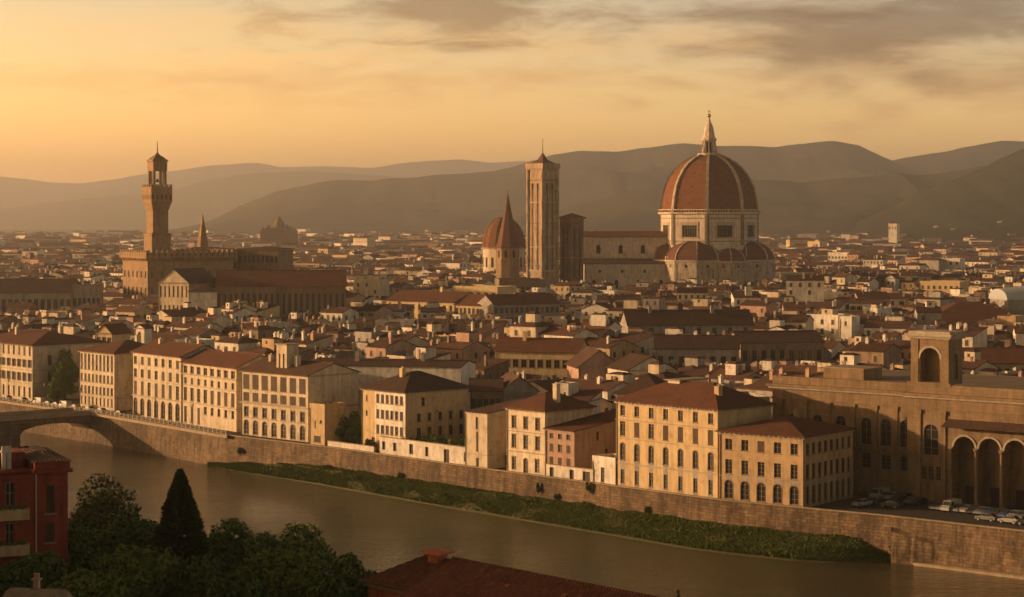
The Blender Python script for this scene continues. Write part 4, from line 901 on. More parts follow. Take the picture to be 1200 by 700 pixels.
# tribunes with half domes
def tribune(az, dist, r, ztop, rise, n=8, zlow=26.0):
    """az from the view direction towards the camera, right positive"""
    ax = Vector((math.sin(R(az)), -math.cos(R(az)), 0)); c0 = ax*dist; base = math.atan2(ax.y, ax.x)
    mb = MB(); loop = lambda rad, z: [(c0.x+rad*math.cos(base+math.pi*(k+.5)/4+0), c0.y+rad*math.sin(base+math.pi*(k+.5)/4), z) for k in range(8)]
    pts = loop(r, 0)
    for k in range(8):
        p0 = Vector(pts[k]); p1 = Vector(pts[(k+1) % 8]); W = (p1-p0).length; an = math.atan2(p1.y-p0.y, p1.x-p0.x); t = MB()
        hs = [(W/2-1.1, 9, 2.2, 9, True), (W/2-.9, zlow-.0, 1.8, 2.4, False)]
        facade(t, 'front', W, 1, ztop, hs, rev=.8); 
        for q in hs: t.face([(q[0], .7, q[1]), (q[0]+q[2], .7, q[1]), (q[0]+q[2], .7, q[1]+q[3]), (q[0], .7, q[1]+q[3])], 1)
        for zz_ in (6.5, 20.5, 24, ztop-1.6): t.box(0.02, W-.02, -.3, -.003, zz_, zz_+.7)
        for xx in (.4, W-.4): t.box(xx-.35, xx+.35, -.45, -.31, 1, ztop-1)
        mb.add(t, Matrix.Translation(p0) @ Matrix.Rotation(an, 4, 'Z'))
    mb.build('tribune', [M_MARB2, M_DARK], e)
    c = MB(); c.ring([loop(r+.3, ztop+.003), loop(r+1.0, ztop+.5), loop(r+1.0, ztop+1.1)], 0, True, True); c.build('cornice', M_MARBLE, e)
    c = MB(); c.ring([loop((r-.4)*math.cos(t_), ztop+1.1+rise*math.sin(t_)) for t_ in [math.pi/2*i/7*.93 for i in range(8)]], 0, False, True)
    hd = c.build('half_dome', M_ROOF, e)
    for k in range(8):
        an = base+math.pi*(k+.5)/4; rr_ = []
        for t_ in [math.pi/2*i/7*.93 for i in range(8)]:
            rad = (r-.4)*math.cos(t_); zz_ = ztop+1.1+rise*math.sin(t_); ca, sa = math.cos(an), math.sin(an)
            rr_.append([(c0.x+(rad-.3)*ca-sa*s_*.4, c0.y+(rad-.3)*sa+ca*s_*.4, zz_-.2) for s_ in (-1, 1)]+[(c0.x+(rad+.35)*ca-sa*s_*.4, c0.y+(rad+.35)*sa+ca*s_*.4, zz_+.25) for s_ in (1, -1)])
        b_ = MB(); b_.ring(rr_, 0, True, True); b_.build('rib', M_MARB2, hd)
tribune(-26, 23, 19, cz(306), 12.5)
tribune(66, 23, 19.5, cz(306), 12.5)
tribune(152, 24, 18, cz(306), 12)
tribune(-80, 24, 15, cz(306), 12)
tribune(22, 27, 13, cz(307), 8)
mb = MB(); mb.ring([octa(35, 0), octa(35, cz(300))], 0, True, True); mb.build('crossing', M_MARBLE, e)
# nave
def nz(py): return cz(py)
x0, x1 = -80.0, -24.0; zr, ze = nz(272), nz(277.5)
t = MB(); hs = [(8+14*i, nz(297), 2.6, 5.4, True) for i in range(4)]
facade(t, 'front', x1-x0, 20, ze, hs, rev=.8, z0=20); facade(t, 'left', x1-x0, 20, ze, (), z0=0); facade(t, 'back', x1-x0, 20, ze, ())
for q in hs: t.face([(q[0], .7, q[1]), (q[0]+q[2], .7, q[1]), (q[0]+q[2], .7, q[1]+q[3]), (q[0], .7, q[1]+q[3])], 1)
for zz_ in (ze-1.2, ze-3.0, nz(300)): t.box(0, x1-x0, -.4, -.003, zz_, zz_+.6)
gable_wall(t, x1-x0, 20, ze, zr-ze, 'gable'); t.build('nave', [M_MARBLE, M_DARK], e, (x0, -10, 0))
roof_mb(x1-x0, 20, ze, zr-ze, 'gable', .9, .4).build('roof', M_DOME, e, (x0, -10, 0))
t = MB(); za = nz(309); hs = [(5+14*i, 9, 2.2, 9, True) for i in range(4)]+[(9+14*i, za-5.6, 1.6, 2.0, False) for i in range(4)]
facade(t, 'front', x1-x0, 10, za, hs, rev=.8); facade(t, 'left', x1-x0, 10, za, ()); 
for q in hs: t.face([(q[0], .7, q[1]), (q[0]+q[2], .7, q[1]), (q[0]+q[2], .7, q[1]+q[3]), (q[0], .7, q[1]+q[3])], 1)
for zz_ in (za-1.2, za-3.4, za-6, 8): t.box(0, x1-x0, -.5, -.003, zz_, zz_+.7)
for i in range(5): t.box(12+14*(i-1)-.7, 12+14*(i-1)+.7, -.8, -.51, 0, za-1.3)
t.build('aisle', [M_MARBLE, M_DARK], e, (x0, -20, 0))
t = MB(); t.ring([[(x, -20.5, za), (x, -9.9, za+3.2), (x, -9.9, za+3.5), (x, -20.5, za+.35)] for x in (x0-.3, x1)], 0, True, True); t.build('aisle_roof', M_ROOFO, e)
# dark square tower block left of the nave
def tower(name, label, px, Y, w_, d_, ztop, ang, m, holes, cat='tower', bands=(), group=None):
    p_ = P(px, Y); e = empty(name, (p_.x, p_.y, 0), ang); tag(e, label, cat, group); used_rects.append((p_.x, p_.y, ang, -w_/2-2, w_/2+2, -d_/2-2, d_/2+2))
    mb = MB()
    for s, W in (('front', w_), ('right', d_), ('left', d_), ('back', w_)):
        hs = [(W*f-ww/2, z, ww, hh, ar) for f, z, ww, hh, ar in holes]
        facade(mb, s, w_, d_, ztop, hs, rev=.7, m=0)
        (ox, oy), (ux, uy), (nx, ny), _ = UD[s](w_, d_)
        for u_, z, ww, hh, ar in hs:
            q = lambda u, zz: (ox+ux*u-nx*.65, oy+uy*u-ny*.65, zz)
            mb.face([q(u_, z), q(u_+ww, z), q(u_+ww, z+hh), q(u_, z+hh)], 1)
    mb.face([(0, 0, ztop), (w_, 0, ztop), (w_, d_, ztop), (0, d_, ztop)])
    sh_(mb, -w_/2, -d_/2).build('shaft', [m, M_DARK], e)
    for z, t, pr, mm in bands:
        c = MB(); x, y = w_/2, d_/2
        c.box(-x-pr, x+pr, -y-pr, -y-.003, z, z+t); c.box(-x-pr, x+pr, y+.003, y+pr, z, z+t); c.box(x+.003, x+pr, -y-.003, y+.003, z, z+t); c.box(-x-pr, -x-.003, -y-.003, y+.003, z, z+t)
        c.build('string_course', mm, e)
    return e
zt = ZP(256, 1262)
e = tower('square_tower', 'dark brown square tower block between the campanile and the cathedral nave', 670, 1262, 10.4, 10.4, zt, R(38), M_STONED, [(.3, 20, 1.3, 30, False), (.7, 20, 1.3, 30, False)], bands=((zt-2, .6, .3, M_STONE), (zt-.5, .6, .9, M_STONE), (32, .5, .2, M_STONE)))
c = MB(); c.ring([[(-6.4, -6.4, zt+.1), (6.4, -6.4, zt+.1), (6.4, 6.4, zt+.1), (-6.4, 6.4, zt+.1)], [(-6.4, -6.4, zt+.5), (6.4, -6.4, zt+.5), (6.4, 6.4, zt+.5), (-6.4, 6.4, zt+.5)], [(-.3, -.3, zt+3.2), (.3, -.3, zt+3.2), (.3, .3, zt+3.2), (-.3, .3, zt+3.2)]], 0, True, True); c.build('roof', M_DOME, e)
# campanile
CZ = 1256; zt = ZP(199, CZ); zt2 = ZP(194, CZ)
e = tower('campanile', 'tall square pale stone campanile with long dark slits and a low pyramid roof', 636, CZ, 12.6, 12.6, zt, R(44), M_CAMP,
          [(.30, ZP(316, CZ), 1.7, ZP(215, CZ)-ZP(316, CZ), True), (.66, ZP(316, CZ), 1.7, ZP(215, CZ)-ZP(316, CZ), True)],
          bands=((ZP(212, CZ), .6, .25, M_MARBLED), (ZP(238, CZ), .6, .3, M_TRIM), (ZP(262, CZ), .5, .3, M_MARBLED), (ZP(290, CZ), .6, .3, M_TRIM), (ZP(312, CZ), .6, .3, M_MARBLED), (ZP(318, CZ), 1.0, .5, M_TRIM)))
for sx_ in (-1, 1):
    for sy in (-1, 1):
        c = MB(); c.lathe([(1.2, 0), (1.2, zt-.2)], 8, sx_*6.3, sy*6.3, R(22.5)); c.build('corner_pier', M_CAMP, e)
for s in range(4):       # slender mullions of the tall slits
    for f in (.30, .66):
        c = MB(); xx = -6.3+12.6*f; c.box(xx-.14, xx+.14, -6.05, -5.8, ZP(314, CZ), ZP(222, CZ))
        c.v = [tuple(Matrix.Rotation(math.pi/2*s, 3, 'Z') @ Vector(q)) for q in c.v]; c.build('mullion', M_TRIM, e)
c = MB(); c.box(-7.2, 7.2, -7.2, 7.2, zt+.003, zt+.8); c.box(-7.6, 7.6, -7.6, 7.6, zt+.8, zt2); 
c.box(-7.6, 7.6, -7.6, -7.3, zt2, zt2+1.1); c.box(-7.6, 7.6, 7.3, 7.6, zt2, zt2+1.1); c.box(7.3, 7.6, -7.3, 7.3, zt2, zt2+1.1); c.box(-7.6, -7.3, -7.3, 7.3, zt2, zt2+1.1); c.build('cornice', M_CAMP, e)
c = MB(); q = lambda r, z: [(-r, -r, z), (r, -r, z), (r, r, z), (-r, r, z)]; c.ring([q(7.2, zt2+.003), q(5.0, zt2+1.6), q(2.2, ZP(187.5, CZ)), q(.4, ZP(180, CZ))], 0, True, True); rf = c.build('roof', M_ROOFO, e)
c = MB(); c.tube((0, 0, ZP(183, CZ)), (0, 0, ZP(162, CZ)), .35, .12); c.build('mast', M_IRON, rf)
# small domed chapel + spired tower before it
DY = 1480; S2 = DY/F; p_ = P(590.5, DY); e = empty('domed_chapel', (p_.x, p_.y, 0)); tag(e, 'smaller round chapel with a plain red dome and sunlit drum left of the campanile', 'chapel'); used_rects.append((p_.x, p_.y, 0, -20, 20, -20, 20))
zc = ZP(292, DY); t = MB(); n_ = 16; rad = 25.5*S2
lp = lambda r, z: [(r*math.cos(2*math.pi*k/n_), r*math.sin(2*math.pi*k/n_), z) for k in range(n_)]
t.ring([lp(rad-.6, 0), lp(rad-.6, zc)], 0, True, True); t.build('drum', PL['cream'], e)
t = MB(); t.ring([lp(rad-.5, zc+.003), lp(rad+.6, zc+.5), lp(rad+.6, zc+1.1)], 0, True, True); t.build('cornice', M_TRIM, e)
t = MB(); t.ring([lp(rad*math.cos(a_)**.9, zc+1.1+(ZP(254.5, DY)-zc-1.1)*math.sin(a_)) for a_ in [math.pi/2*i/9*.985 for i in range(10)]], 0, False, True); dm = t.build('dome', M_DOME, e)
for k in range(8):
    an = 2*math.pi*(k+.5)/8; rr_ = []
    for i in range(10):
        a_ = math.pi/2*i/9*.985; rd = rad*math.cos(a_)**.9; z_ = zc+1.1+(ZP(254.5, DY)-zc-1.1)*math.sin(a_); ca, sa = math.cos(an), math.sin(an)
        rr_.append([((rd-.5)*ca-sa*s_*.45, (rd-.5)*sa+ca*s_*.45, z_) for s_ in (-1, 1)]+[((rd+.3)*ca-sa*s_*.45, (rd+.3)*sa+ca*s_*.45, z_+.1) for s_ in (1, -1)])
    b_ = MB(); b_.ring(rr_, 0, True, True); b_.build('rib', M_STONED, dm)
for k in range(n_):
    an = 2*math.pi*(k+.5)/n_; rd = (rad-.6)*math.cos(math.pi/n_); c = MB(); c.box(rd-.05, rd+.12, -1.0, 1.0, zc-13, zc-6); c.v = [tuple(Matrix.Rotation(an, 3, 'Z') @ Vector(q)) for q in c.v]; c.build('window', M_DARK, e)
SY = 1235; p_ = P(595, SY); e = empty('spired_tower', (p_.x, p_.y, 0)); tag(e, 'octagonal tower with a sharp dark red cone spire standing before the small chapel dome', 'tower'); used_rects.append((p_.x, p_.y, 0, -9, 9, -9, 9))
zs = ZP(291, SY); t = MB(); t.lathe([(7.2, 0), (7.2, zs-8), (7.6, zs-8), (7.6, zs-7), (7.0, zs-7), (7.0, zs)], 8, a0=R(12)); t.build('shaft', M_STONE, e)
t = MB(); t.lathe([(7.4, zs+.003), (7.5, zs+.6), (6.5, zs+3), (4.2, zs+13), (1.9, zs+24), (.3, ZP(228, SY))], 8, a0=R(12)); sp = t.build('spire', M_SPIRE, e)
t = MB(); t.tube((0, 0, ZP(230, SY)), (0, 0, ZP(222, SY)), .25, .08); t.build('finial', M_IRON, sp)
for k in range(8):
    an = R(12)+2*math.pi*(k+.5)/8; rd = 7.0*math.cos(math.pi/8); c = MB(); c.box(rd-.05, rd+.1, -.8, .8, zs-5.6, zs-1.4); c.v = [tuple(Matrix.Rotation(an, 3, 'Z') @ Vector(q)) for q in c.v]; c.build('window', M_DARK, e)
# ---------------------------------------------------------------- fortress palace with its watch tower
p_ = P(173, 985); AN = R(33); e = empty('fortress_palace', (p_.x, p_.y, 0), AN); tag(e, 'brown stone fortress palace with battlements and a tall crowned watch tower', 'palace')
L, D = 45, 31; used_rects.append((p_.x, p_.y, AN, -3, L+55, -3, D+10)); zt = ZP(303, 985)
fr = rows(L, 9, [(zt-9.5, 1.6, 3.4, True, 'plain'), (zt-18, 1.8, 4, True, 'plain')]); lf = rows(D, 6, [(zt-9.5, 1.6, 3.4, True, 'plain'), (zt-18, 1.8, 4, True, 'plain')])
mb = MB(); a1 = facade(mb, 'front', L, D, zt, fr[0]); a2 = facade(mb, 'left', L, D, zt, lf[0]); facade(mb, 'right', L, D, zt, ()); facade(mb, 'back', L, D, zt, ()); mb.build('wall', M_STONE, e)
put_windows(e, 'front', L, D, a1, fr[1]); put_windows(e, 'left', L, D, a2, lf[1])
c = MB(); pr = 1.3; zg = ZP(301, 985); zh = ZP(293.5, 985)
c.ring([[(-.05, -.05, zg-2.6), (L+.05, -.05, zg-2.6), (L+.05, D+.05, zg-2.6), (-.05, D+.05, zg-2.6)], [(-pr, -pr, zg-.6), (L+pr, -pr, zg-.6), (L+pr, D+pr, zg-.6), (-pr, D+pr, zg-.6)], [(-pr, -pr, zh-1.2), (L+pr, -pr, zh-1.2), (L+pr, D+pr, zh-1.2), (-pr, D+pr, zh-1.2)]], 0, False, True); c.build('gallery', M_STONE, e)
c = MB()
for (sx0, sy0, dx, dy, ln) in ((-pr, -pr, 1, 0, L+2*pr), (-pr, -pr, 0, 1, D+2*pr), (L+pr-.8, -pr, 0, 1, D+2*pr), (-pr, D+pr-.8, 1, 0, L+2*pr)):
    n_ = int(ln/2.6)
    for i in range(n_):
        s = ln*i/n_+.4; x, y = sx0+dx*s, sy0+dy*s; c.box(x, x+(1.4 if dx else .8), y, y+(1.4 if dy else .8), zh-1.2, zh)
c.build('battlements', M_STONE, e)
for i in range(16):
    c = MB(); xx = (L+1)*i/15-.5; c.box(xx-.3, xx+.3, -pr-.02, -.0, zg-1.9, zg-.6); c.box(xx-.25, xx+.25, -pr-.03, -pr-.003, zg+.0, zg+1.6, 1); c.build('corbel', [M_STONED, M_DARK], e)
for i in range(11):
    c = MB(); yy = (D)*i/10; c.box(-pr-.02, 0, yy-.3, yy+.3, zg-1.9, zg-.6); c.box(-pr-.03, -pr-.003, yy-.25, yy+.25, zg+.0, zg+1.6, 1); c.build('corbel', [M_STONED, M_DARK], e)
# tower on the palace
TX, TY, TW = 9.5, 9.0, 8.0
tc_ = Matrix.Rotation(AN, 3, 'Z') @ Vector((TX, TY, 0)) + Vector(p_)
def tz(py): return ZP(py, tc_.y)
want = (184.5-600)/F*tc_.y; TX += (want-tc_.x)/math.cos(AN)
mb = MB(); q = lambda r, z: [(TX-r, TY-r, z), (TX+r, TY-r, z), (TX+r, TY+r, z), (TX-r, TY+r, z)]
mb.ring([q(TW/2+.9, zh-2), q(TW/2+.9, tz(277)), q(TW/2+1.2, tz(276)), q(TW/2+1.2, tz(274)), q(TW/2, tz(273)), q(TW/2, tz(246))], 0, True, True); tw = mb.build('watch_tower', M_STONE, e)
mb = MB(); G_ = TW/2+1.45
mb.ring([q(TW/2+.1, tz(247)), q(G_-.6, tz(240)), q(G_, tz(237)), q(G_, tz(219.5)), q(G_-.5, tz(219.5)), q(G_-.5, tz(221))], 0, True, True); gl = mb.build('tower_gallery', M_STONE, tw)
for s in range(4):
    for i in range(5):
        mb = MB(); xx = -G_+.9+(2*G_-1.8)*i/4
        mb.box(xx-.35, xx+.35, -G_-.05, -G_+.1, tz(234), tz(228.5)); mb.v = [tuple(Matrix.Rotation(math.pi/2*s, 3, 'Z') @ Vector(v_)+Vector((TX, TY, 0))) for v_ in mb.v]; mb.build('opening', M_DARK, tw)
    for i in range(5):
        mb = MB(); xx = -G_+.5+(2*G_-1)*i/4; z0 = tz(219.5)
        mb.box(xx-.5, xx+.5, -G_, -G_+.5, z0, z0+1.3); mb.v = [tuple(Matrix.Rotation(math.pi/2*s, 3, 'Z') @ Vector(v_)+Vector((TX, TY, 0))) for v_ in mb.v]; mb.build('merlon', M_STONE, tw)
B_ = 3.55; zb0, zb1 = tz(221), tz(201)
for sx_ in (-1, 1):
    for sy in (-1, 1):
        mb = MB(); mb.lathe([(.95, zb0), (.95, zb0+.8), (.75, zb0+.9), (.72, zb1)], 10, TX+sx_*(B_-.7), TY+sy*(B_-.7)); mb.build('belfry_column', M_STONE, tw)
for dx, dy in ((0, -1), (1, 0), (0, 1), (-1, 0)):
    mb = MB(); mb.lathe([(.42, zb0), (.36, zb1)], 8, TX+dx*(B_-.6), TY+dy*(B_-.6)); mb.build('belfry_column', M_STONE, tw)
mb = MB(); mb.lathe([(.9, zb0+3.0), (.8, zb0+3.6), (.45, zb0+4.4), (.1, zb0+4.8)], 12, TX, TY); mb.build('bell', M_IRON, tw)
mb = MB(); mb.ring([q(B_, zb1+.003), q(B_+.1, tz(190)), q(B_+.45, tz(189)), q(B_+.45, tz(187.5)), q(B_+.1, tz(187.4))], 0, True, True); mb.build('belfry_top', M_STONE, tw)
mb = MB(); mb.ring([q(B_-.1, tz(187.4)+.003), q(2.4, tz(184.5)), q(1.0, tz(182)), q(.3, tz(179))], 0, True, True); cr = mb.build('tower_roof', M_STONED, tw)
mb = MB(); mb.tube((TX, TY, tz(180)), (TX, TY, tz(165.5)), .28, .1); mb.lathe([(.1, tz(176)), (.45, tz(175.2)), (.1, tz(174.4))], 8, TX, TY); mb.build('mast', M_IRON, cr)
# rear wings of the palace
mid('palace_wing', 'long low roofed stone wing running right from the fortress palace', 206, 278, 294, 1030, ang=R(6), m=M_STONE, n=12, rh=1.8, D=24, roof='hip', roofm=M_ROOFO, spec=[(zt-6, 1.4, 3.4, False, 'plain')])
mid('palace_wing', 'end block of the fortress palace with evenly spaced windows and a lit face', 279, 326, 292.5, 1040, ang=R(-14), m=M_PIETRA, n=9, rh=1.6, D=22, roof='hip', roofm=M_ROOFO, spec=[(34, 1.4, 3.6, False, 'plain')])
p_ = P(237.5, 1160); e = empty('church_spire', (p_.x, p_.y, 0)); tag(e, 'pointed dark stone spire behind the wings of the fortress palace', 'spire'); zs = ZP(288, 1160)
t = MB(); t.lathe([(3.0, 0), (3.0, zs)], 6, a0=R(15)); t.build('shaft', M_STONE, e)
t = MB(); t.lathe([(3.3, zs+.003), (3.2, zs+1), (1.6, zs+10), (.2, ZP(252, 1160))], 6, a0=R(15)); t.build('cone', M_STONE, e)
t = MB(); t.tube((0, 0, ZP(253, 1160)), (0, 0, ZP(249, 1160)), .15, .06); t.build('finial', M_IRON, e)
# far domed church silhouette
FY = 3300; p_ = P(327, FY); S3 = FY/F; e = empty('distant_church', (p_.x, p_.y, 0)); tag(e, 'hazy grey church with a stepped dome and pinnacles on the far left skyline', 'church')
z_ = lambda py: ZP(py, FY)
t = MB(); t.box(-29, 29, -12, 12, 0, z_(270)); t.box(-21, 22, -11, 11, z_(270)+.01, z_(267)); t.build('body', M_STONED, e)
t = MB(); t.lathe([(9, z_(267)), (9, z_(263)), (7, z_(260)), (4, z_(258)), (3.6, z_(256)), (1, z_(254))], 10); t.build('dome', M_STONED, e)
for dx, hh in ((-26, 266), (-17, 263.5), (13, 262.5), (19, 264.5), (26, 267)):
    t = MB(); t.lathe([(2.6, z_(270)-1), (2.6, z_(hh+2)), (.3, z_(hh))], 6, dx, -3); t.build('pinnacle', M_STONED, e)
# ---------------------------------------------------------------- the ordinary houses of the town
rng = random.Random(11)
CORR = [(440, 660, 375, 870), (525, 590, 352, 990), (582, 645, 341, 1100), (575, 682, 436, 570), (733, 885, 393, 700), (765, 870, 428, 590), (865, 968, 430, 625), (676, 732, 446, 548), (733, 794, 447, 533),
        (-40, 122, 370, 970), (183, 410, 361, 840), (140, 335, 322, 980), (560, 660, 327, 1230), (655, 915, 331, 1270), (1076, 1240, 382, 780), (1125, 1230, 438, 575), (154, 172, 410, 630), (110, 135, 395, 650),
        (1178, 1230, 356, 890), (980, 1001, 400, 745), (968, 1003, 307, 1880), (1076, 1127, 345, 1130), (1102, 1127, 318, 1680), (1038, 1053, 284, 2880), (1036, 1051, 342, 1240), (585, 632, 474, 505), (548, 590, 478, 500), (646, 692, 486, 462), (880, 1240, 432, 480), (890, 1240, 425, 560)]
def inrect(x, y, pad=0):
    for cx_, cy_, an, x0, x1, y0, y1 in used_rects:
        c_, s_ = math.cos(-an), math.sin(-an); dx, dy = x-cx_, y-cy_; u_, v_ = dx*c_-dy*s_, dx*s_+dy*c_
        if x0-pad < u_ < x1+pad and y0-pad < v_ < y1+pad: return True
    return False
WPOLY = [(p_.x, p_.y) for p_ in WL]
def walldist(x, y):
    best = 1e9; sg = 1
    for (ax, ay), (bx, by) in zip(WPOLY, WPOLY[1:]):
        dx, dy = bx-ax, by-ay; t = max(0, min(1, ((x-ax)*dx+(y-ay)*dy)/(dx*dx+dy*dy))); qx, qy = x-ax-dx*t, y-ay-dy*t; d = qx*qx+qy*qy
        if d < best: best = d; sg = 1 if (dx*(y-ay)-dy*(x-ax)) > 0 else -1
    return sg*math.sqrt(best)
plots = []       # x, y (front-left corner), angle, L, D
def blocks(angle, test, size, gap, jitter, lot, depth, fill=1.0, xr=None, yr=None):
    ca, sa = math.cos(angle), math.sin(angle); n = 0
    corners = [(x*ca+y*sa, -x*sa+y*ca) for x in xr for y in yr]
    u0, u1 = min(c[0] for c in corners), max(c[0] for c in corners); v0, v1 = min(c[1] for c in corners), max(c[1] for c in corners)
    su, sv = size; iu = int((u1-u0)/(su+gap))+1; iv = int((v1-v0)/(sv+gap))+1
    for i in range(iu):
        for j in range(iv):
            uc = u0+(su+gap)*(i+.5)+rng.uniform(-2, 2); vc = v0+(sv+gap)*(j+.5)+rng.uniform(-1, 1)
            x, y = uc*ca-vc*sa, uc*sa+vc*ca
            if not test(x, y): continue
            ja = rng.uniform(-jitter, jitter); bx, by = math.cos(angle+ja), math.sin(angle+ja); ja_ = angle+ja
            for row in (0, 1):
                u_ = -su/2
                while u_ < su/2-4:
                    Lh = min(rng.uniform(*lot), su/2-u_)
                    if Lh < 5: break
                    Dh = min(rng.uniform(*depth), sv/2-.3); v_ = -sv/2+rng.uniform(0, .7) if row == 0 else .2+rng.uniform(0, .7)
                    if rng.random() < fill: plots.append((x+u_*bx-v_*by, y+u_*by+v_*bx, ja_, Lh, Dh))
                    u_ += Lh+.05
zA = lambda x, y: 20 < walldist(x, y) < 175 and abs(x) < .33*y+40
zB = lambda x, y: walldist(x, y) >= 175 and y < 1350 and -.36*y-60 < x < .30*y+30
zC = lambda x, y: 1350 <= y < 2400 and -.34*y-60 < x < .29*y
zD = lambda x, y: 2400 <= y < 5300 and -.32*y < x < .28*y
blocks(R(-43), zA, (50, 24), 4.0, R(7), (7, 17), (9.5, 12), 1, (-260, 240), (380, 900))
blocks(R(-24), zB, (54, 24), 4.0, R(26), (7, 17), (9.5, 12), 1, (-520, 420), (480, 1360))
blocks(R(-33), zC, (70, 30), 6, R(22), (11, 26), (12, 15), .96, (-860, 720), (1350, 2400))
blocks(R(-25), zD, (90, 40), 20, R(35), (16, 42), (14, 19), .72, (-1700, 1500), (2400, 5300))
col_names = ['cream', 'yellow', 'ochre', 'white', 'grey', 'pink', 'brown']
def pick_color(Y): return rng.choices(col_names, [24, 6, 5, 32, 16, 8, 9])[0]
STm = [PL[c] for c in col_names]+[M_ROOFR, M_PANE, M_LEAD, M_SHUT, M_ROOFO]
iR, iP, iL, iS, iO = 7, 8, 9, 10, 11
def swin(kind):
    f = MB(); w_, h_ = 1.05, 1.75
    f.box(-.14, 0, -.07, 0, -.1, h_+.12); f.box(w_, w_+.14, -.07, 0, -.1, h_+.12); f.box(0, w_, -.07, 0, h_, h_+.12); f.box(-.2, w_+.2, -.14, 0, -.2, -.1)
    if kind == 0: f.face([(0, -.012, 0), (w_, -.012, 0), (w_, -.012, h_), (0, -.012, h_)], 1); f.box(w_/2-.04, w_/2+.04, -.04, -.012, 0, h_)
    elif kind == 1:
        f.face([(0, -.012, 0), (w_, -.012, 0), (w_, -.012, h_), (0, -.012, h_)], 1)
        f.box(-.68, -.16, -.1, -.03, 0, h_, 2); f.box(w_+.16, w_+.68, -.1, -.03, 0, h_, 2)
    else: f.box(0, w_/2-.01, -.05, -.01, 0, h_, 2); f.box(w_/2+.01, w_, -.05, -.01, 0, h_, 2)
    return f.mesh('window', [M_TRIM, M_PANE, M_SHUT])
SW = [swin(0), swin(1), swin(2)]
_cam = (0, 0)
items = []
for (x, y, an, L, D) in plots:
    ca, sa = math.cos(an), math.sin(an); mx, my = x+ca*L/2-sa*D/2, y+sa*L/2+ca*D/2
    if y < 1350:
        bad = any(inrect(x+ca*L*f-sa*D*g, y+sa*L*f+ca*D*g, .5) for f in (0, .5, 1) for g in (0, .5, 1))
        if bad or min(walldist(x, y), walldist(x+ca*L, y+sa*L)) < 17: continue
    pxc = 600+F*mx/my; pl_ = 600+F*min(x, x+ca*L, x-sa*D)/my; pr_ = 600+F*max(x+ca*L, x+ca*L-sa*D)/my
    base_h = 14+3.5*mn.noise(Vector((mx*.012, my*.012, 5)))+rng.gauss(0, 3.0)
    if my > 2300: base_h = 11+rng.gauss(0, 3)+(9 if rng.random() < .05 else 0)
    if rng.random() < .05: base_h += rng.uniform(2, 5)
    h = max(6.5, base_h); D_ = D
    kind = rng.choices(['gable', 'hip', 'cross', 'flat', 'shed'], [44, 18, 9, 17, 12])[0]
    rh = {'gable': D*.5*.36, 'hip': min(L, D)*.5*.36, 'cross': L*.5*.34, 'flat': .8, 'shed': D*.22}[kind]
    if kind == 'cross' and L > 15: kind = 'gable'; rh = D*.18
    cap = 1e9
    for (a0, a1, yb, Ym) in CORR:
        if pr_ > a0 and pl_ < a1 and my < Ym: cap = min(cap, H-(yb-Y0)*my/F)
    if h+rh > cap: h = cap-rh
    if h < 4.5: continue
    items.append(dict(x=x, y=y, an=an, L=L, D=D, h=h, k=kind, rh=rh, my=my, mx=mx, px=pxc, pl=pl_, pr=pr_, col=pick_color(my)))
items.sort(key=lambda d: d['my'])
# which of them the picture really shows: march outwards keeping the skyline already covered
buf = [700.0]*1300
def cover(pl_, pr_, yy):
    for i in range(max(0, int(pl_)+40), min(1299, int(pr_)+40)+1): buf[i] = min(buf[i], yy)
hs_ = []
for o in list(col.objects):
    if o.type == 'EMPTY' and o.get('category') and o.parent is None:
        w_ = [c for c in o.children if c.type == 'MESH' and c.name.split('.')[0] in ('wall',)]
        for c in w_:
            M_ = Matrix.LocRotScale(o.location, o.rotation_euler, None)
            pts_ = [M_ @ Vector(v_) for v_ in c.bound_box]; ys_ = [p_.y for p_ in pts_]
            hs_.append((min(ys_), 600+F*min(p_.x/p_.y for p_ in pts_), 600+F*max(p_.x/p_.y for p_ in pts_), Y0+F*(H-max(p_.z for p_ in pts_))/(sum(ys_)/8)))
hs_.sort(); hi = 0; vis = []
for d in items:
    while hi < len(hs_) and hs_[hi][0] < d['my']: cover(*hs_[hi][1:]); hi += 1
    yt = Y0+F*(H-d['h']-d['rh']*.6)/d['my']; i0, i1 = max(0, int(d['pl'])+40), min(1299, int(d['pr'])+40)
    d['show'] = 0
    if i1 > i0 and d['pr'] > 2 and d['pl'] < 1198:
        d['show'] = sum(max(0, buf[i]-yt) for i in range(max(i0, 40), min(i1+1, 1240)))
    cover(d['pl'], d['pr'], Y0+F*(H-d['h'])/d['my'])
vis = sorted([d for d in items if d['show'] > 25], key=lambda d: -d['show'])[:300]
for d in vis: d['solo'] = True
vis.sort(key=lambda d: d['my'])
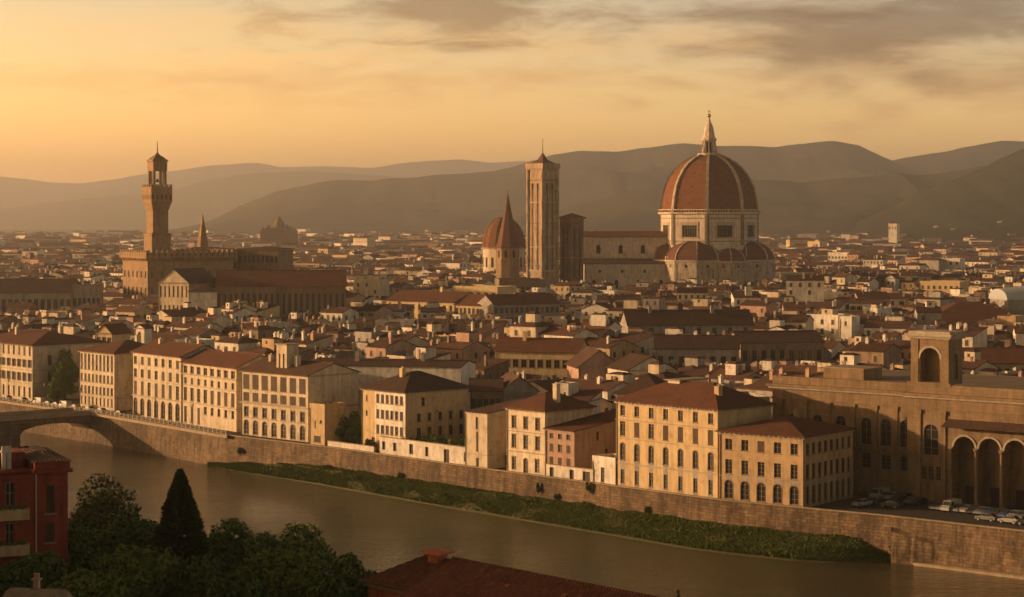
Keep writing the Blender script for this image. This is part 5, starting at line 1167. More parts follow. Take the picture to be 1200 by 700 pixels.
def gen(d, far=False):
    """wall, roof, list of chimneys, roof room, windows (side, u, z, kind)"""
    L, D, h, k, rh = d['L'], d['D'], d['h'], d['k'], d['rh']
    wm = MB(); wm.box(0, L, 0, D, 0, h, 0, bottom=False); gable_wall(wm, L, D, h, rh, k)
    if k == 'flat': 
        for b_ in ((0, L, 0, .25), (0, L, D-.25, D), (0, .25, .25, D-.25), (L-.25, L, .25, D-.25)): wm.box(*b_, h+.002, h+rh)
    if k == 'flat': rf = MB(); rf.box(.3, L-.3, .3, D-.3, h+.02, h+.12)
    elif far and k == 'hip': rf = roof_mb(L, D, h, rh, k, .4, .15)
    else: rf = roof_mb(L, D, h, rh, k, .45, .18)
    ch = []
    if not far or d['my'] < 1700:
        for _ in range(rng.choice([1, 1, 2, 2, 3])):
            cx_, cy_ = rng.uniform(.1, .9)*L, rng.uniform(.2, .8)*D
            top = h+rh+rng.uniform(.4, 1.3); ch.append(chimney_mb(cx_, cy_, h+.1, top, rng.uniform(.6, 1.1), rng.uniform(.6, 1.0)))
    room = None
    if rng.random() < (.42 if d['my'] < 1400 else .12) and L > 7.5:
        w_, e_ = rng.uniform(2.2, min(6.5, L-2.5)), rng.uniform(2.3, 4.5); x0 = rng.uniform(1, L-w_-1); y0 = rng.uniform(1.5, max(1.6, D-e_-1.5)); t = h+rh+rng.uniform(.8, 2.6)
        if d.get('capped'): t = h+rh
        rt_ = rng.choice([.12, .5, .8]); room = MB(); room.box(x0, x0+w_, y0, y0+e_, h+.1, t, 0); (lambda o_: room.ring([[(x0-o_, y0-o_, t+.003), (x0+w_+o_, y0-o_, t+.003), (x0+w_+o_, y0+e_+o_, t+.003), (x0-o_, y0+e_+o_, t+.003)], [(x0+w_*.25, y0+e_*.35, t+rt_), (x0+w_*.75, y0+e_*.35, t+rt_), (x0+w_*.75, y0+e_*.65, t+rt_), (x0+w_*.25, y0+e_*.65, t+rt_)]], 1, True, True))(rng.choice([.05, .25]))
        if t-h-rh > 1.3:
            if rng.random() < .4: room.box(x0+w_*.3, x0+w_*.3+.9, y0-.03, y0-.003, t-1.5, t-.5, 2)
    ws = []
    for side, W in (('front', L), ('left', D), ('right', D)):
        n = int(W/rng.uniform(2.6, 4.2)); blank = rng.random() < (.12 if side == 'front' else .45)
        if blank or n < 1: continue
        kd = rng.choice([0, 1, 2, 2, 0])
        for r in range(1 if far else 2):
            z = h-2.9-3.3*r
            if z < 1: break
            for i in range(n):
                if rng.random() < .9: ws.append((side, W*(i+.5)/n-.52, z+.0, kd if rng.random() < .8 else 2))
    return wm, rf, ch, room, ws
stuff = MB()
WQ = MB()
def add_far(d):
    wm, rf, ch, room, ws = gen(d, True); M_ = Matrix.Translation((d['x'], d['y'], 0)) @ Matrix.Rotation(d['an'], 4, 'Z'); ci = col_names.index(d['col'])
    stuff.add(wm, M_, ci); stuff.add(rf, M_, iL if d['k'] == 'flat' else rng.choice([iR, iO]))
    for c in ch: stuff.add(c, M_, ci)
    if room: room.m = [{0: ci, 1: iO, 2: iP}[q] for q in room.m]; stuff.add(room, M_)
    if d['my'] < 2600:
        t = MB()
        for side, u_, z, kd in ws:
            (ox, oy), (ux, uy), (nx, ny), _ = UD[side](d['L'], d['D'])
            q = lambda a_, b_: (ox+ux*a_+nx*.03, oy+uy*a_+ny*.03, b_)
            t.face([q(u_, z), q(u_+1.1, z), q(u_+1.1, z+1.8), q(u_, z+1.8)], iP if kd == 0 else iS)
        stuff.add(t, M_)
CN = {'cream': 'cream', 'yellow': 'yellow', 'ochre': 'ochre', 'white': 'white', 'grey': 'grey', 'pink': 'pinkish', 'brown': 'brown'}
RN = {'gable': 'ridged tile roof', 'hip': 'hipped tile roof', 'cross': 'gable-fronted roof', 'flat': 'flat roof', 'shed': 'single-slope roof'}
ANCH = [(173, 305, 'the fortress palace'), (203, 340, 'the gabled church'), (330, 345, 'the very long dark hall'), (238, 270, 'the pointed dark spire'), (636, 300, 'the campanile'), (595, 310, 'the spired tower'), (835, 300, 'the great dome'), (720, 300, 'the cathedral nave'),
        (490, 360, 'the long sunlit yellow wing'), (617, 362, 'the shaded palace wing'), (628, 422, 'the white-framed yellow palace'), (810, 385, 'the long shaded grey house'), (816, 418, 'the house of deep dark bays'), (916, 420, 'the dark blocky palace'),
        (1097, 425, 'the arched roof belvedere'), (1150, 368, 'the huge dark red roof'), (1175, 430, 'the low lit house row'), (40, 350, 'the far left arcaded palace'), (15, 430, 'the leftmost riverside palace'), (113, 445, 'the block of close-set shutters'), (184, 450, 'the arcaded cream palace'),
        (245, 460, 'the gallery-topped palace'), (320, 470, 'the palace with ground arches'), (430, 450, 'the big grey flank'), (475, 480, 'the ochre yellow house'), (557, 510, 'the slit-window house'), (607, 466, 'the pale grey gable'), (658, 466, 'the twin-slot white turret'),
        (780, 480, 'the golden palace'), (882, 482, 'the grey-beige house'), (703, 430, 'the blank pinkish house'), (764, 440, 'the blank pale gable wall'), (991, 385, 'the white lit gable wall'), (1100, 337, 'the two-step lit block'), (163, 395, 'the white bell wall'), (990, 440, 'the terrace palace left end'), (122, 388, 'the bright yellow gable')]
cand = []
lab = {}
for d in vis:
    wm, rf, ch, room, ws = gen(d)
    py = Y0+F*(H-d['h']-d['rh']*.5)/d['my']
    ax_, ay_, an_ = min(ANCH, key=lambda q: (q[0]-d['px'])**2+((q[1]-py)*1.4)**2); dx, dy = d['px']-ax_, py-ay_
    rel = ('behind and above' if dy < 0 else 'in front of and below') if abs(dy)*1.6 > abs(dx) else ('left of' if dx < 0 else 'right of')
    size = 'tall' if d['h'] > 16.5 else 'low' if d['h'] < 11 else 'wide' if d['L'] > 15 else 'narrow' if d['L'] < 10.5 else 'plain'
    extra = ' with roof cabin' if room else ''
    key = (size, CN[d['col']], RN[d['k']], extra, rel, an_); lab.setdefault(key, []).append(d)
    d['key'] = key; d['py'] = py
    e = empty('town_house', (d['x'], d['y'], 0), d['an']); d['e'] = e
    wm.build('wall', PL[d['col']], e); r = rf.build('roof', M_LEAD if d['k'] == 'flat' else M_ROOFR, e)
    for c in ch: c.build('chimney', PL[rng.choice(['white', 'grey', 'pink', 'brown', d['col']])], r)
    if room: room.build('roof_cabin', [PL[rng.choice(['white', 'cream', d['col']])], M_ROOFO, M_PANE], e)
    for side, u_, z, kd in ws:
        if side == 'right' and d['px'] > 900: continue
        (ox, oy), (ux, uy), _, rz_ = UD[side](d['L'], d['D']); inst('window', SW[kd], e, (ox+ux*u_, oy+uy*u_, z), rz_)
ORD = ['first', 'second', 'third', 'fourth', 'fifth', 'sixth', 'seventh', 'eighth', 'ninth', 'tenth']
for key, ds in lab.items():
    size, c_, r_, ex, rel, an_ = key; ds.sort(key=lambda d: d['px'])
    for i, d in enumerate(ds):
        l = f"{size} {c_} house, {r_}{ex}, {rel} {an_}"
        if len(ds) > 1: l = f"{size} {c_} house, {r_}{ex}, {ORD[i%10]} from left, {rel} {an_}"
        wd = l.split()
        if len(wd) > 16: l = l.replace('behind and above', 'above').replace('in front of and below', 'below').replace(' with roof cabin', ', roof cabin').replace('single-slope', 'sloping').replace('from left, ', 'leftmost-first, ' if 0 else 'from left, ')
        if len(l.split()) > 16: l = l.replace(' tile roof', ' roof')
        if len(l.split()) > 16: l = l.replace(size+' ', '', 1)
        tag(d['e'], l, 'house', 'ordinary houses of the old town')
for d in items:
    if not d.get('solo'): add_far(d)
# hamlets on the hill slopes
from mathutils.bvhtree import BVHTree
for o in [o for o in col.objects if o.name.startswith('hills')]:
    bv = BVHTree.FromPolygons([v_.co[:] for v_ in o.data.vertices], [p_.vertices[:] for p_ in o.data.polygons])
    for _ in range(34):
        px = rng.choice([rng.gauss(1060, 25), rng.gauss(1110, 12), rng.gauss(1190, 12), rng.gauss(925, 18), rng.uniform(880, 1200)]); Y = rng.uniform(3400, 4700)
        hit = bv.ray_cast(Vector(((px-600)/F*Y, Y, 2000)), Vector((0, 0, -1)))
        if hit[0] is None or hit[0].z < 2 or hit[0].z > 50: continue
        d = dict(L=rng.uniform(7, 17), D=9, h=rng.uniform(5, 8), k=rng.choice(['gable', 'hip']), rh=2.4, my=4000)
        wm, rf, ch, room, ws = gen(d, True); M_ = Matrix.Translation(hit[0]-Vector((0, 0, 2))) @ Matrix.Rotation(rng.uniform(-.9, .2), 4, 'Z')
        stuff.add(wm, M_, rng.choice([0, 4, 6, 3])); stuff.add(rf, M_, iO)
tag(stuff.build('distant_houses', STm), kind='stuff')
print('plots', len(plots), 'items', len(items), 'vis', len(vis), 'farthest solo', vis[-1]['my'])
# ---------------------------------------------------------------- bridge and railing on the left
pw = on_line(97, -.6); t_ = (WL[3]-WL[2]).normalized(); nrm = Vector((t_.y, -t_.x, 0))            # towards the near bank
e = empty('stone_bridge', (pw.x, pw.y, 0), math.atan2(nrm.y, nrm.x)); tag(e, 'stone arch bridge leaving the embankment at the left edge of the picture', 'bridge')
mb = MB(); spans = [(0, 23.5), (29.5, 66), (72, 108)]; Wd = 5.5
for s_ in (-Wd, Wd):
    top = 0.25; pts = []
    for a_, b_ in spans:
        n_ = 14; prev = None
        for i in range(n_+1):
            u_ = a_+(b_-a_)*i/n_; zz_ = -4.6+2.7*math.sqrt(max(0, 1-(2*(u_-a_)/(b_-a_)-1)**2)); 
            if prev: mb.face([(prev[0], s_, prev[1]), (u_, s_, zz_), (u_, s_, top), (prev[0], s_, top)])
            prev = (u_, zz_)
    for a_, b_ in ((23.5, 29.5), (66, 72), (108, 122)): mb.face([(a_, s_, ZW-1), (b_, s_, ZW-1), (b_, s_, top), (a_, s_, top)])
for a_, b_ in spans:
    prev = None
    for i in range(15):
        u_ = a_+(b_-a_)*i/14; zz_ = -4.6+2.7*math.sqrt(max(0, 1-(2*(u_-a_)/(b_-a_)-1)**2))
        if prev: mb.face([(prev[0], -Wd, prev[1]), (u_, -Wd, zz_), (u_, Wd, zz_), (prev[0], Wd, prev[1])])
        prev = (u_, zz_)
for u_ in (23.5, 29.5, 66, 72, 108): mb.face([(u_, -Wd, ZW-1), (u_, Wd, ZW-1), (u_, Wd, -4.6), (u_, -Wd, -4.6)])
mb.face([(0, -Wd, .25), (122, -Wd, .25), (122, Wd, .25), (0, Wd, .25)]); mb.build('arches', M_WALL, e)
mb = MB(); mb.box(0, 122, -Wd-.3, -Wd-.003, -.2, 1.2); mb.box(0, 122, Wd+.003, Wd+.3, -.2, 1.2); mb.build('parapet', M_COPE, e)
for u_ in (26.5, 69):
    for s_ in (-1, 1):
        mb = MB(); y0 = s_*(Wd+.31); mb.ring([[(u_-3.2, y0, z), (u_+3.2, y0, z), (u_, y0+s_*3.6*(1 if z < -3 else .3), z)] for z in (ZW-1, -4, -1.5)], 0, True, True); mb.build('cutwater', M_WALL, e)
a = on_line(-120, -1.5); e = empty('riverside_railing', tuple(a)); tag(e, 'pale metal railing on the ledge above the river wall at the left', 'railing')
cur = -120; last = None; pts = []
while cur < 266:
    pts.append(on_line(cur, -1.5)); cur += 5.2
for p_ in pts: c = MB(); c.box(-.09, .09, -.09, .09, .5, 1.75); c.build('post', M_RAIL, e, tuple(p_-a), R(-50))
for zz_ in (.85, 1.25, 1.62):
    c = MB()
    for p_, q in zip(pts, pts[1:]): c.tube(p_-a+Vector((0, 0, zz_)), q-a+Vector((0, 0, zz_)), .05, seg=5)
    c.build('rail', M_RAIL, e)
# river road: asphalt strips with kerb
mr = MB(); strip_along(mr, pxs, lambda px: [(.12, .004), (5.2, .004)]); 
for i in range(len(pxs)-1): pass
tag(mr.build('road', M_ASPH), kind='structure')
mr = MB(); q = [on_line(1006, 1.5), on_line(1500, 1.5), on_line(1500, 26), on_line(1006, 27)]; mr.face([(p_.x, p_.y, .008) for p_ in q]); tag(mr.build('car_park', M_ASPH), kind='structure')
# street lamps by the left railing
def lamp(p_, label, g='street lamps on the river road'):
    e = empty('street_lamp', (p_.x, p_.y, 0)); tag(e, label, 'street lamp', g)
    c = MB(); c.lathe([(.14, 0), (.12, .8), (.06, 1), (.05, 6.2)], 8); c.build('pole', M_IRON, e)
    c = MB(); c.lathe([(.05, 6.2), (.2, 6.35), (.28, 6.9), (.32, 6.95), (.05, 7.2)], 8); c.build('lantern', M_RAIL, e)
for i, px in enumerate((10, 52, 94, 138, 182, 226)): lamp(on_line(px, -.2), ['lamp post by the railing, %s of six from the left' % w_ for w_ in ('first', 'second', 'third', 'fourth', 'fifth', 'sixth')][i])
# ---------------------------------------------------------------- cars
M_TYRE = mat('tyre rubber', (.02, .02, .02), rough=.8); M_GLASS = mat('car glass', (.02, .022, .025), rough=.08, spec=.6); M_RIM = mat('wheel rim', (.35, .35, .35), rough=.4, metal=.7)
CARP = {n_: mat('car paint '+n_, c_, rough=.35, spec=.5) for n_, c_ in (('white', (.28, .275, .26)), ('silver', (.15, .15, .15)), ('dark grey', (.06, .062, .066)), ('black', (.02, .02, .022)), ('red', (.28, .03, .02)), ('blue', (.05, .09, .17)))}
def car_meshes(van):
    b = MB(); Lc, Wc = (5.0, 1.95) if van else (4.2, 1.75); y = Wc/2
    if van: pr = [(0, .35), (0, .95), (.5, 1.15), (1.0, 2.1), (4.85, 2.2), (5.0, .9), (5.0, .35)]
    else: pr = [(0, .35), (0, .72), (.15, .82), (1.05, .95), (1.75, 1.42), (3.1, 1.46), (3.95, 1.0), (4.2, .92), (4.2, .35)]
    prof_ = [(x-Lc/2, z) for x, z in pr]
    sec = lambda s_, k_: [(x*(1-.02*k_), s_*(y-(.16 if z > 1.1 else .05)*k_), z) for x, z in prof_]
    b.ring([sec(-1, 1), sec(-1, .6) if 0 else [(x, -y*.97 if z < 1.1 else -y*.86, z) for x, z in prof_], [(x, y*.97 if z < 1.1 else y*.86, z) for x, z in prof_]], 0, True, True)
    body = b.mesh('body', list(CARP.values())[0])
    g = MB()
    if van:
        g.face([(-1.95, -.8, 1.25), (-1.95, .8, 1.25), (-1.56, .75, 2.0), (-1.56, -.75, 2.0)]); 
        for s_ in (-1, 1): g.face([(-1.5, s_*(y*.97+.01), 1.3), (-.6, s_*(y*.97+.01), 1.3), (-.6, s_*(y*.9+.01), 1.95), (-1.3, s_*(y*.9+.01), 1.95)])
    else:
        g.face([(-1.02, -.74, 1.0), (-1.02, .74, 1.0), (-.4, .68, 1.41), (-.4, -.68, 1.41)]); g.face([(1.82, -.74, 1.04), (1.82, .74, 1.04), (1.05, .68, 1.44), (1.05, -.68, 1.44)])
        for s_ in (-1, 1): g.face([(-.9, s_*(y*.93+.012), 1.0), (1.6, s_*(y*.93+.012), 1.02), (.95, s_*(y*.86+.012), 1.41), (-.32, s_*(y*.86+.012), 1.39)])
    g.v = [(x-.015 if x < 0 else x+.015, yy, z+.012) for x, yy, z in g.v]
    wl = MB(); wl.ring([[(r*math.cos(2*math.pi*k/14), yy, r*math.sin(2*math.pi*k/14)) for k in range(14)] for yy, r in ((-.1, .26), (-.11, .33), (.11, .33), (.1, .26))], 0, True, True)
    rm = MB(); rm.ring([[(r*math.cos(2*math.pi*k/10), yy, r*math.sin(2*math.pi*k/10)) for k in range(10)] for yy, r in ((-.125, .2), (.125, .2))], 0, True, True)
    return body, g.mesh('window_glass', M_GLASS), wl.mesh('wheel', M_TYRE), rm.mesh('rim', M_RIM), Lc
CARM = {v_: car_meshes(v_) for v_ in (False, True)}; paintc = {}
def car(p_, an, paint, label, van=False, group='cars in the car park'):
    bd, gl_, wh, rm, Lc = CARM[van]; e = empty('parked_van' if van else 'parked_car', (p_.x, p_.y, .012), an); tag(e, label, 'van' if van else 'car', group)
    k = (van, paint)
    if k not in paintc: m_2 = bd.copy(); m_2.materials.clear(); m_2.materials.append(CARP[paint]); paintc[k] = m_2
    inst('body', paintc[k], e); inst('window_glass', gl_, e)
    for sx_ in (-1, 1):
        for s_ in (-1, 1): w_ = inst('wheel', wh, e, (sx_*Lc*.31, s_*.78, .33)); inst('rim', rm, w_)
d1_ = math.atan2(d1.y, d1.x)
rows_ = [  # px, offset, heading, paint, van
    (1031, 22.5, 90, 'white', True), (1038, 22.5, 90, 'silver', False), (1046, 22.6, 90, 'white', False), (1053, 22.6, 92, 'dark grey', False), (1060, 22.6, 90, 'black', False),
    (1044, 12.0, 4, 'dark grey', False), (1069, 19.0, 90, 'blue', False), (1077, 19, 90, 'black', False), (1099, 15, 86, 'dark grey', False), (1107, 15, 90, 'silver', False), (1115, 15, 88, 'white', True), (1124, 15, 91, 'silver', False), (1133, 15.2, 90, 'white', False),
    (1142, 15, 90, 'black', False), (1151, 15, 90, 'silver', False), (1160, 15, 92, 'blue', False), (1169, 14.6, 88, 'dark grey', False), (1179, 14.5, 90, 'blue', False), (1190, 14.6, 90, 'white', False), (1199, 14.6, 90, 'silver', False),
    (1156, 8, 2, 'silver', False), (1183, 8, 0, 'white', False), (1205, 8, 3, 'black', False), (1010, 10, 80, 'white', False), (1018, 13, 84, 'dark grey', False)]
seen_ = {}
near_ = lambda px, off: 'beside the corner palace' if px < 1025 else 'by the palace wall left of the arcade' if px < 1080 and off > 16 else 'alone near the river wall' if off < 13 and px < 1080 else 'in the middle row' if off > 10 else 'nearest the river wall'
for px, off, hd, pt, van in rows_: seen_.setdefault((pt, van, near_(px, off)), []).append(px)
for px, off, hd, pt, van in rows_:
    k = (pt, van, near_(px, off)); l = f"{pt} {'van' if van else 'car'} parked {k[2]}"; n_ = sorted(seen_[k])
    if len(n_) > 1: l += ', ' + ORD[n_.index(px)] + ' such from the left'
    car(on_line(px, off), d1_+R(hd), pt, l, van)
# cars and vans on the river road at the left, near the tree gap
for i, (px, pt, van) in enumerate([(46, 'white', True), (57, 'silver', False), (66, 'white', False), (76, 'white', True), (88, 'silver', False), (104, 'white', False), (118, 'dark grey', False), (140, 'black', False), (26, 'silver', False), (8, 'dark grey', False)]):
    p_ = on_line(px, 3.2); car(p_, math.atan2(-t_.y, -t_.x)+math.pi, pt, f"{pt} {'van' if van else 'car'} on the river road, {ORD[sorted((46,57,66,76,88,104,118,140,26,8)).index(px)]} from the left", van, 'vehicles on the river road')
# ---------------------------------------------------------------- greenery
LEAF = {n_: mat('leaves '+n_, a_, b_, .8, rough=.75, c3=c_, spec=.15, detail=3) for n_, a_, b_, c_ in (
    ('dark', (.046, .090, .022), (.070, .115, .027), (.10, .130, .036)), ('mid', (.085, .130, .026), (.115, .155, .032), (.155, .17, .042)), ('light', (.060, .070, .022), (.085, .088, .028), (.11, .105, .04)), ('conifer', (.034, .060, .018), (.050, .075, .020), (.070, .085, .026)), ('grass', (.085, .120, .022), (.11, .135, .03), (.15, .145, .045)))}
M_BARK = mat('bark', (.06, .045, .03), (.04, .03, .02), 2, bump=.05)
def leaves(mb, lobes, n, size, r_, shell=.55, seed=0):
    vol = [a_[3]*a_[4]*a_[5] for a_ in lobes]; tot = sum(vol)
    for (cx_, cy_, cz_, rx, ry, rz_), v_ in zip(lobes, vol):
        cl_ = [Vector((r_.gauss(0, 1), r_.gauss(0, 1), r_.gauss(0, 1))).normalized() for _ in range(14)]
        for _ in range(int(n*v_/tot)):
            d_ = (Vector((r_.gauss(0, 1), r_.gauss(0, 1), r_.gauss(0, 1)))).normalized()
            c0 = max(cl_, key=lambda q: q.dot(d_)); d_ = (d_+c0*.35*r_.random()).normalized()
            rad = (shell+(1-shell)*r_.random()**.5)*(1+.16*mn.noise(d_*3+Vector((cx_, cy_, cz_))))
            p_ = Vector((cx_+d_.x*rx*rad, cy_+d_.y*ry*rad, cz_+d_.z*rz_*rad))
            s_ = size*r_.uniform(.6, 1.4); u_ = Vector((r_.gauss(0, 1), r_.gauss(0, 1), r_.gauss(0, .7))).normalized(); v2 = u_.cross(d_+Vector((r_.gauss(0, .4), r_.gauss(0, .4), r_.gauss(0, .4)))).normalized()
            mb.face([p_-u_*s_*.5, p_+v2*s_*.33, p_+u_*s_*.5, p_-v2*s_*.33])
def broad_tree(x, y, z0, hgt, rad, kind, label, n=7000, size=.42, seed=1, group=None, name='broadleaf_tree', trunk=.3):
    r_ = random.Random(seed); e = empty(name, (x, y, z0)); tag(e, label, 'tree', group)
    tb = MB(); top = Vector((r_.uniform(-.3, .3), r_.uniform(-.3, .3), hgt*.5)); tb.tube((0, 0, -1), top, rad*.085, rad*.05, 8)
    lobes = []; nl = 9
    for i in range(nl):
        an = 2*math.pi*i/nl+r_.uniform(-.4, .4); rr = rad*r_.uniform(.35, .62); zc_ = hgt*(trunk+.12+r_.uniform(0, .38)); ls = rad*r_.uniform(.36, .55)
        lobes.append((rr*math.cos(an), rr*math.sin(an), zc_, ls, ls, ls*r_.uniform(.75, 1.0))); tb.tube(top*r_.uniform(.6, 1), lobes[-1][:3], rad*.035, rad*.015, 5)
    lobes.append((0, 0, hgt*.80, rad*.5, rad*.5, hgt*.2)); lobes.append((0, 0, hgt*.60, rad*.7, rad*.7, hgt*.24)); tb.tube(top, lobes[-2][:3], rad*.05, rad*.02, 6)
    tb.build('trunk', M_BARK, e); lv = MB(); leaves(lv, lobes, n, size, r_, .45); lv.build('crown', LEAF[kind], e)
    return e
def cone_tree(x, y, z0, hgt, rad, label, n=9000, size=.35, seed=1):
    r_ = random.Random(seed); e = empty('conifer_tree', (x, y, z0)); tag(e, label, 'tree')
    tb = MB(); tb.tube((0, 0, -1), (0, 0, hgt*.95), rad*.09, .04, 8); tb.build('trunk', M_BARK, e)
    lv = MB()
    for _ in range(n):
        t = r_.random()**1.35; an = r_.random()*2*math.pi; w_ = rad*(1-t)**.85*min(1, .35+t*3.2)*(.86+.22*mn.noise(Vector((math.cos(an)*2, math.sin(an)*2, t*hgt*.7))))*(1.0 if t > .06 else .8)
        rr = w_*(.5+.5*r_.random()**.5); p_ = Vector((rr*math.cos(an), rr*math.sin(an), hgt*(.06+.94*t)))
        o_ = Vector((math.cos(an), math.sin(an), .5+r_.gauss(0, .3))).normalized(); s_ = size*r_.uniform(.6, 1.3); v2 = o_.cross(Vector((r_.gauss(0, 1), r_.gauss(0, 1), 1))).normalized()
        lv.face([p_-o_*s_*.5, p_+v2*s_*.25, p_+o_*s_*.7, p_-v2*s_*.25])
    lv.build('crown', LEAF['conifer'], e)
def fg(px, pytop, Y, wpx, kind, label, n=8000, cone=False, seed=1, size=.4):
    if not cone: wpx *= 1.3; n = int(n*1.7)
    p_ = P(px, Y); z0 = nearz(p_.x, p_.y); top = ZP(pytop, Y); rad = wpx*Y/F/2
    if cone: cone_tree(p_.x, p_.y, z0, top-z0, rad, label, n, size, seed)
    else: broad_tree(p_.x, p_.y, z0, (top-z0)/1.0, rad, kind, label, n, size, seed, 'trees on the near bank')
fg(211, 551, 192, 150, '', 'dark pointed conifer standing above the other near-bank trees', 26000, True, 3, .42)
fg(118, 554, 215, 84, 'light', 'loose pale green tree beside the red house, lit through against the river', 5200, seed=4, size=.42)
fg(146, 600, 200, 104, 'dark', 'dark broad tree directly left of the pointed conifer', 12000, seed=5)
fg(270, 606, 212, 82, 'dark', 'dark round tree directly right of the pointed conifer', 10000, seed=6)
fg(352, 611, 205, 92, 'mid', 'round-topped tree with its crown against the river, far right of the group', 11000, seed=7)
fg(310, 622, 196, 70, 'dark', 'smaller dark tree between the two round-topped ones', 8000, seed=8)
fg(80, 610, 185, 96, 'dark', 'dark tree overlapping the right corner of the red house', 10000, seed=9)
fg(150, 640, 172, 110, 'mid', 'lighter tree in the front row under the loose pale tree', 12000, seed=10)
fg(232, 660, 172, 96, 'dark', 'dark front-row tree just below the pointed conifer', 10000, seed=11)
fg(340, 642, 172, 110, 'mid', 'wide yellowish tree in the middle of the front row', 12000, seed=12)
fg(405, 648, 180, 70, 'mid', 'yellowish rounded tree at the right end of the front row', 8000, seed=13)
fg(434, 668, 176, 52, 'dark', 'small dark tree touching the bottom roof on its left', 5000, seed=14)
fg(35, 655, 165, 90, 'dark', 'dark tree at the bottom left under the red house balconies', 9000, seed=15)
fg(287, 668, 164, 80, 'dark', 'dark bush-like tree at the bottom edge between the wide yellowish and dark trees', 8000, seed=16)
fg(100, 668, 160, 84, 'mid', 'low tree at the bottom edge behind the pale stone roof', 8000, seed=17)
fg(386, 672, 162, 84, 'dark', 'dark tree at the bottom edge under the right rounded tree', 8000, seed=18)
fg(795, 692, 165, 12, '', 'tip of a thin cypress poking up at the bottom edge right of centre', 1200, True, 19, .25)
# riverside trees
def far_tree(px, pytop, off, wpx, kind, label, seed, n=5000, Y=None, name='broadleaf_tree'):
    p_ = on_line(px, off) if Y is None else P(px, Y); top = ZP(pytop, p_.y); broad_tree(p_.x, p_.y, 0, top, wpx*p_.y/F/2, kind, label, n, .55, seed, name=name, trunk=.05)
far_tree(76, 408, 15, 36, 'mid', 'tall leafy green tree between two riverside palaces at the far left', 31, 9000)
far_tree(66, 440, 11, 26, 'mid', 'smaller tree leaning at the left foot of the tall leafy riverside tree', 38, 4000)
far_tree(396, 478, 9, 34, 'dark', 'dark tree in front of the blank grey flank, left one of two', 32, 6000)
far_tree(415, 482, 10, 26, 'dark', 'dark tree beside the ochre house, right one of two', 33, 5000)
def shrub(px, py, off, wpx, label, seed, z0=0, kind='mid', hpx=None, n=700):
    p_ = on_line(px, off); top = ZP(py, p_.y)-z0; rad = wpx*p_.y/F/2; r_ = random.Random(seed); e = empty('shrub', (p_.x, p_.y, z0)); tag(e, label, 'shrub')
    tb = MB(); tb.tube((0, 0, -.3), (0, 0, top*.6), .08, .04, 5); tb.build('stem', M_BARK, e)
    lv = MB(); leaves(lv, [(r_.uniform(-.7, .7)*rad, r_.uniform(-.3, .3)*rad, top*r_.uniform(.2, .75), rad*r_.uniform(.3, .6), rad*.5, top*r_.uniform(.15, .3)) for _k in range(9)], n, .38, r_, .2); lv.build('foliage', LEAF[kind], e)
for i, (px, py, off, w_) in enumerate([(434, 513, 3.4, 14), (476, 508, 5, 22), (489, 505, 8, 22), (502, 504, 9, 22), (517, 507, 9, 20), (531, 509, 8, 20), (543, 512, 8, 14)]):
    shrub(px, py, off, w_, 'green shrub behind the pierced garden wall, %s from the left' % ORD[i] if i else 'small green shrub before the ochre yellow house front', 40+i, kind='mid' if i % 2 else 'dark', n=1400)
for i, (px, dz, w_, h_, l) in enumerate([(282, -4.2, 11, 2.4, 'bush at the wall foot where the green bank begins'), (631, -3.4, 6, 2.6, 'bush on the wall below the pink-sided house'), (690, -2.2, 7, 3.0, 'dark bush hanging at the wall below the white cube annex'), (758, -4.9, 7, 2.2, 'little round upright bush at the wall foot below the golden palace'), (652, -4.6, 8, 2.0, 'low bush at the wall foot, left of the hanging one'), (470, -4.6, 8, 1.6, 'low bush at the wall foot below the garden wall'), (1048, -6.8, 12, 3.2, 'bush at the end of the green bank beside the buttress')]):
    p_ = on_line(px, -1.4); shrub(px, Y0+F*(H-dz-h_)/p_.y, -1.3, w_, l, 60+i, z0=dz, kind='dark', n=420)
# grass and reeds on the bank
r_ = random.Random(5); gm = MB()
for _ in range(85000):
    px = r_.uniform(240, 1050); 
    if bw(px) < .8: continue
    t = r_.random()**.9
    dens = mn.noise(Vector((px*.03, t*2.5, 1)))
    if dens < -.28 and r_.random() < .8: continue
    x, y, z = bankp(px, t*.93); s_ = r_.uniform(.14, .36)*(1+2.2*max(0, dens)); 
    for _k in range(2):
        an = r_.random()*math.pi; dx, dy = math.cos(an)*s_*.32, math.sin(an)*s_*.32; lx, ly = r_.gauss(0, .2), r_.gauss(0, .2)
        gm.face([(x-dx, y-dy, z-.1), (x+dx, y+dy, z-.1), (x+dx*.3+lx, y+dy*.3+ly, z+s_), (x-dx*.6+lx, y-dy*.6+ly, z+s_*.8)])
tag(gm.build('grass', LEAF['grass']), 'rough green grass and reeds on the river bank', None, kind='stuff')
# distant tree clumps in the town
r_ = random.Random(9); fm_ = MB()
for _ in range(420):
    Y = r_.uniform(750, 5000)**1.0; px = r_.uniform(-40, 1240); p_ = P(px, Y)
    if _ < 120: px = r_.gauss(990, 26); Y = r_.gauss(1150, 40); p_ = P(px, Y)
    if inrect(p_.x, p_.y, 3): continue
    top = r_.uniform(11, 17) if Y > 1200 else r_.uniform(12, 16)
    cap = min([H-(yb-Y0)*Y/F for (a0, a1, yb, Ym) in CORR if a0-6 < px < a1+6 and Y < Ym] or [99])
    if top > cap: continue
    leaves(fm_, [(p_.x, p_.y, top*.62, top*.42, top*.42, top*.4), (p_.x+top*.4, p_.y, top*.5, top*.35, top*.35, top*.33)], 130 if Y < 2500 else 50, 1.5 if Y < 2500 else 2.4, r_, .6)
tag(fm_.build('distant_trees', LEAF['dark']), 'dark garden trees scattered among the far roofs', None, kind='stuff')
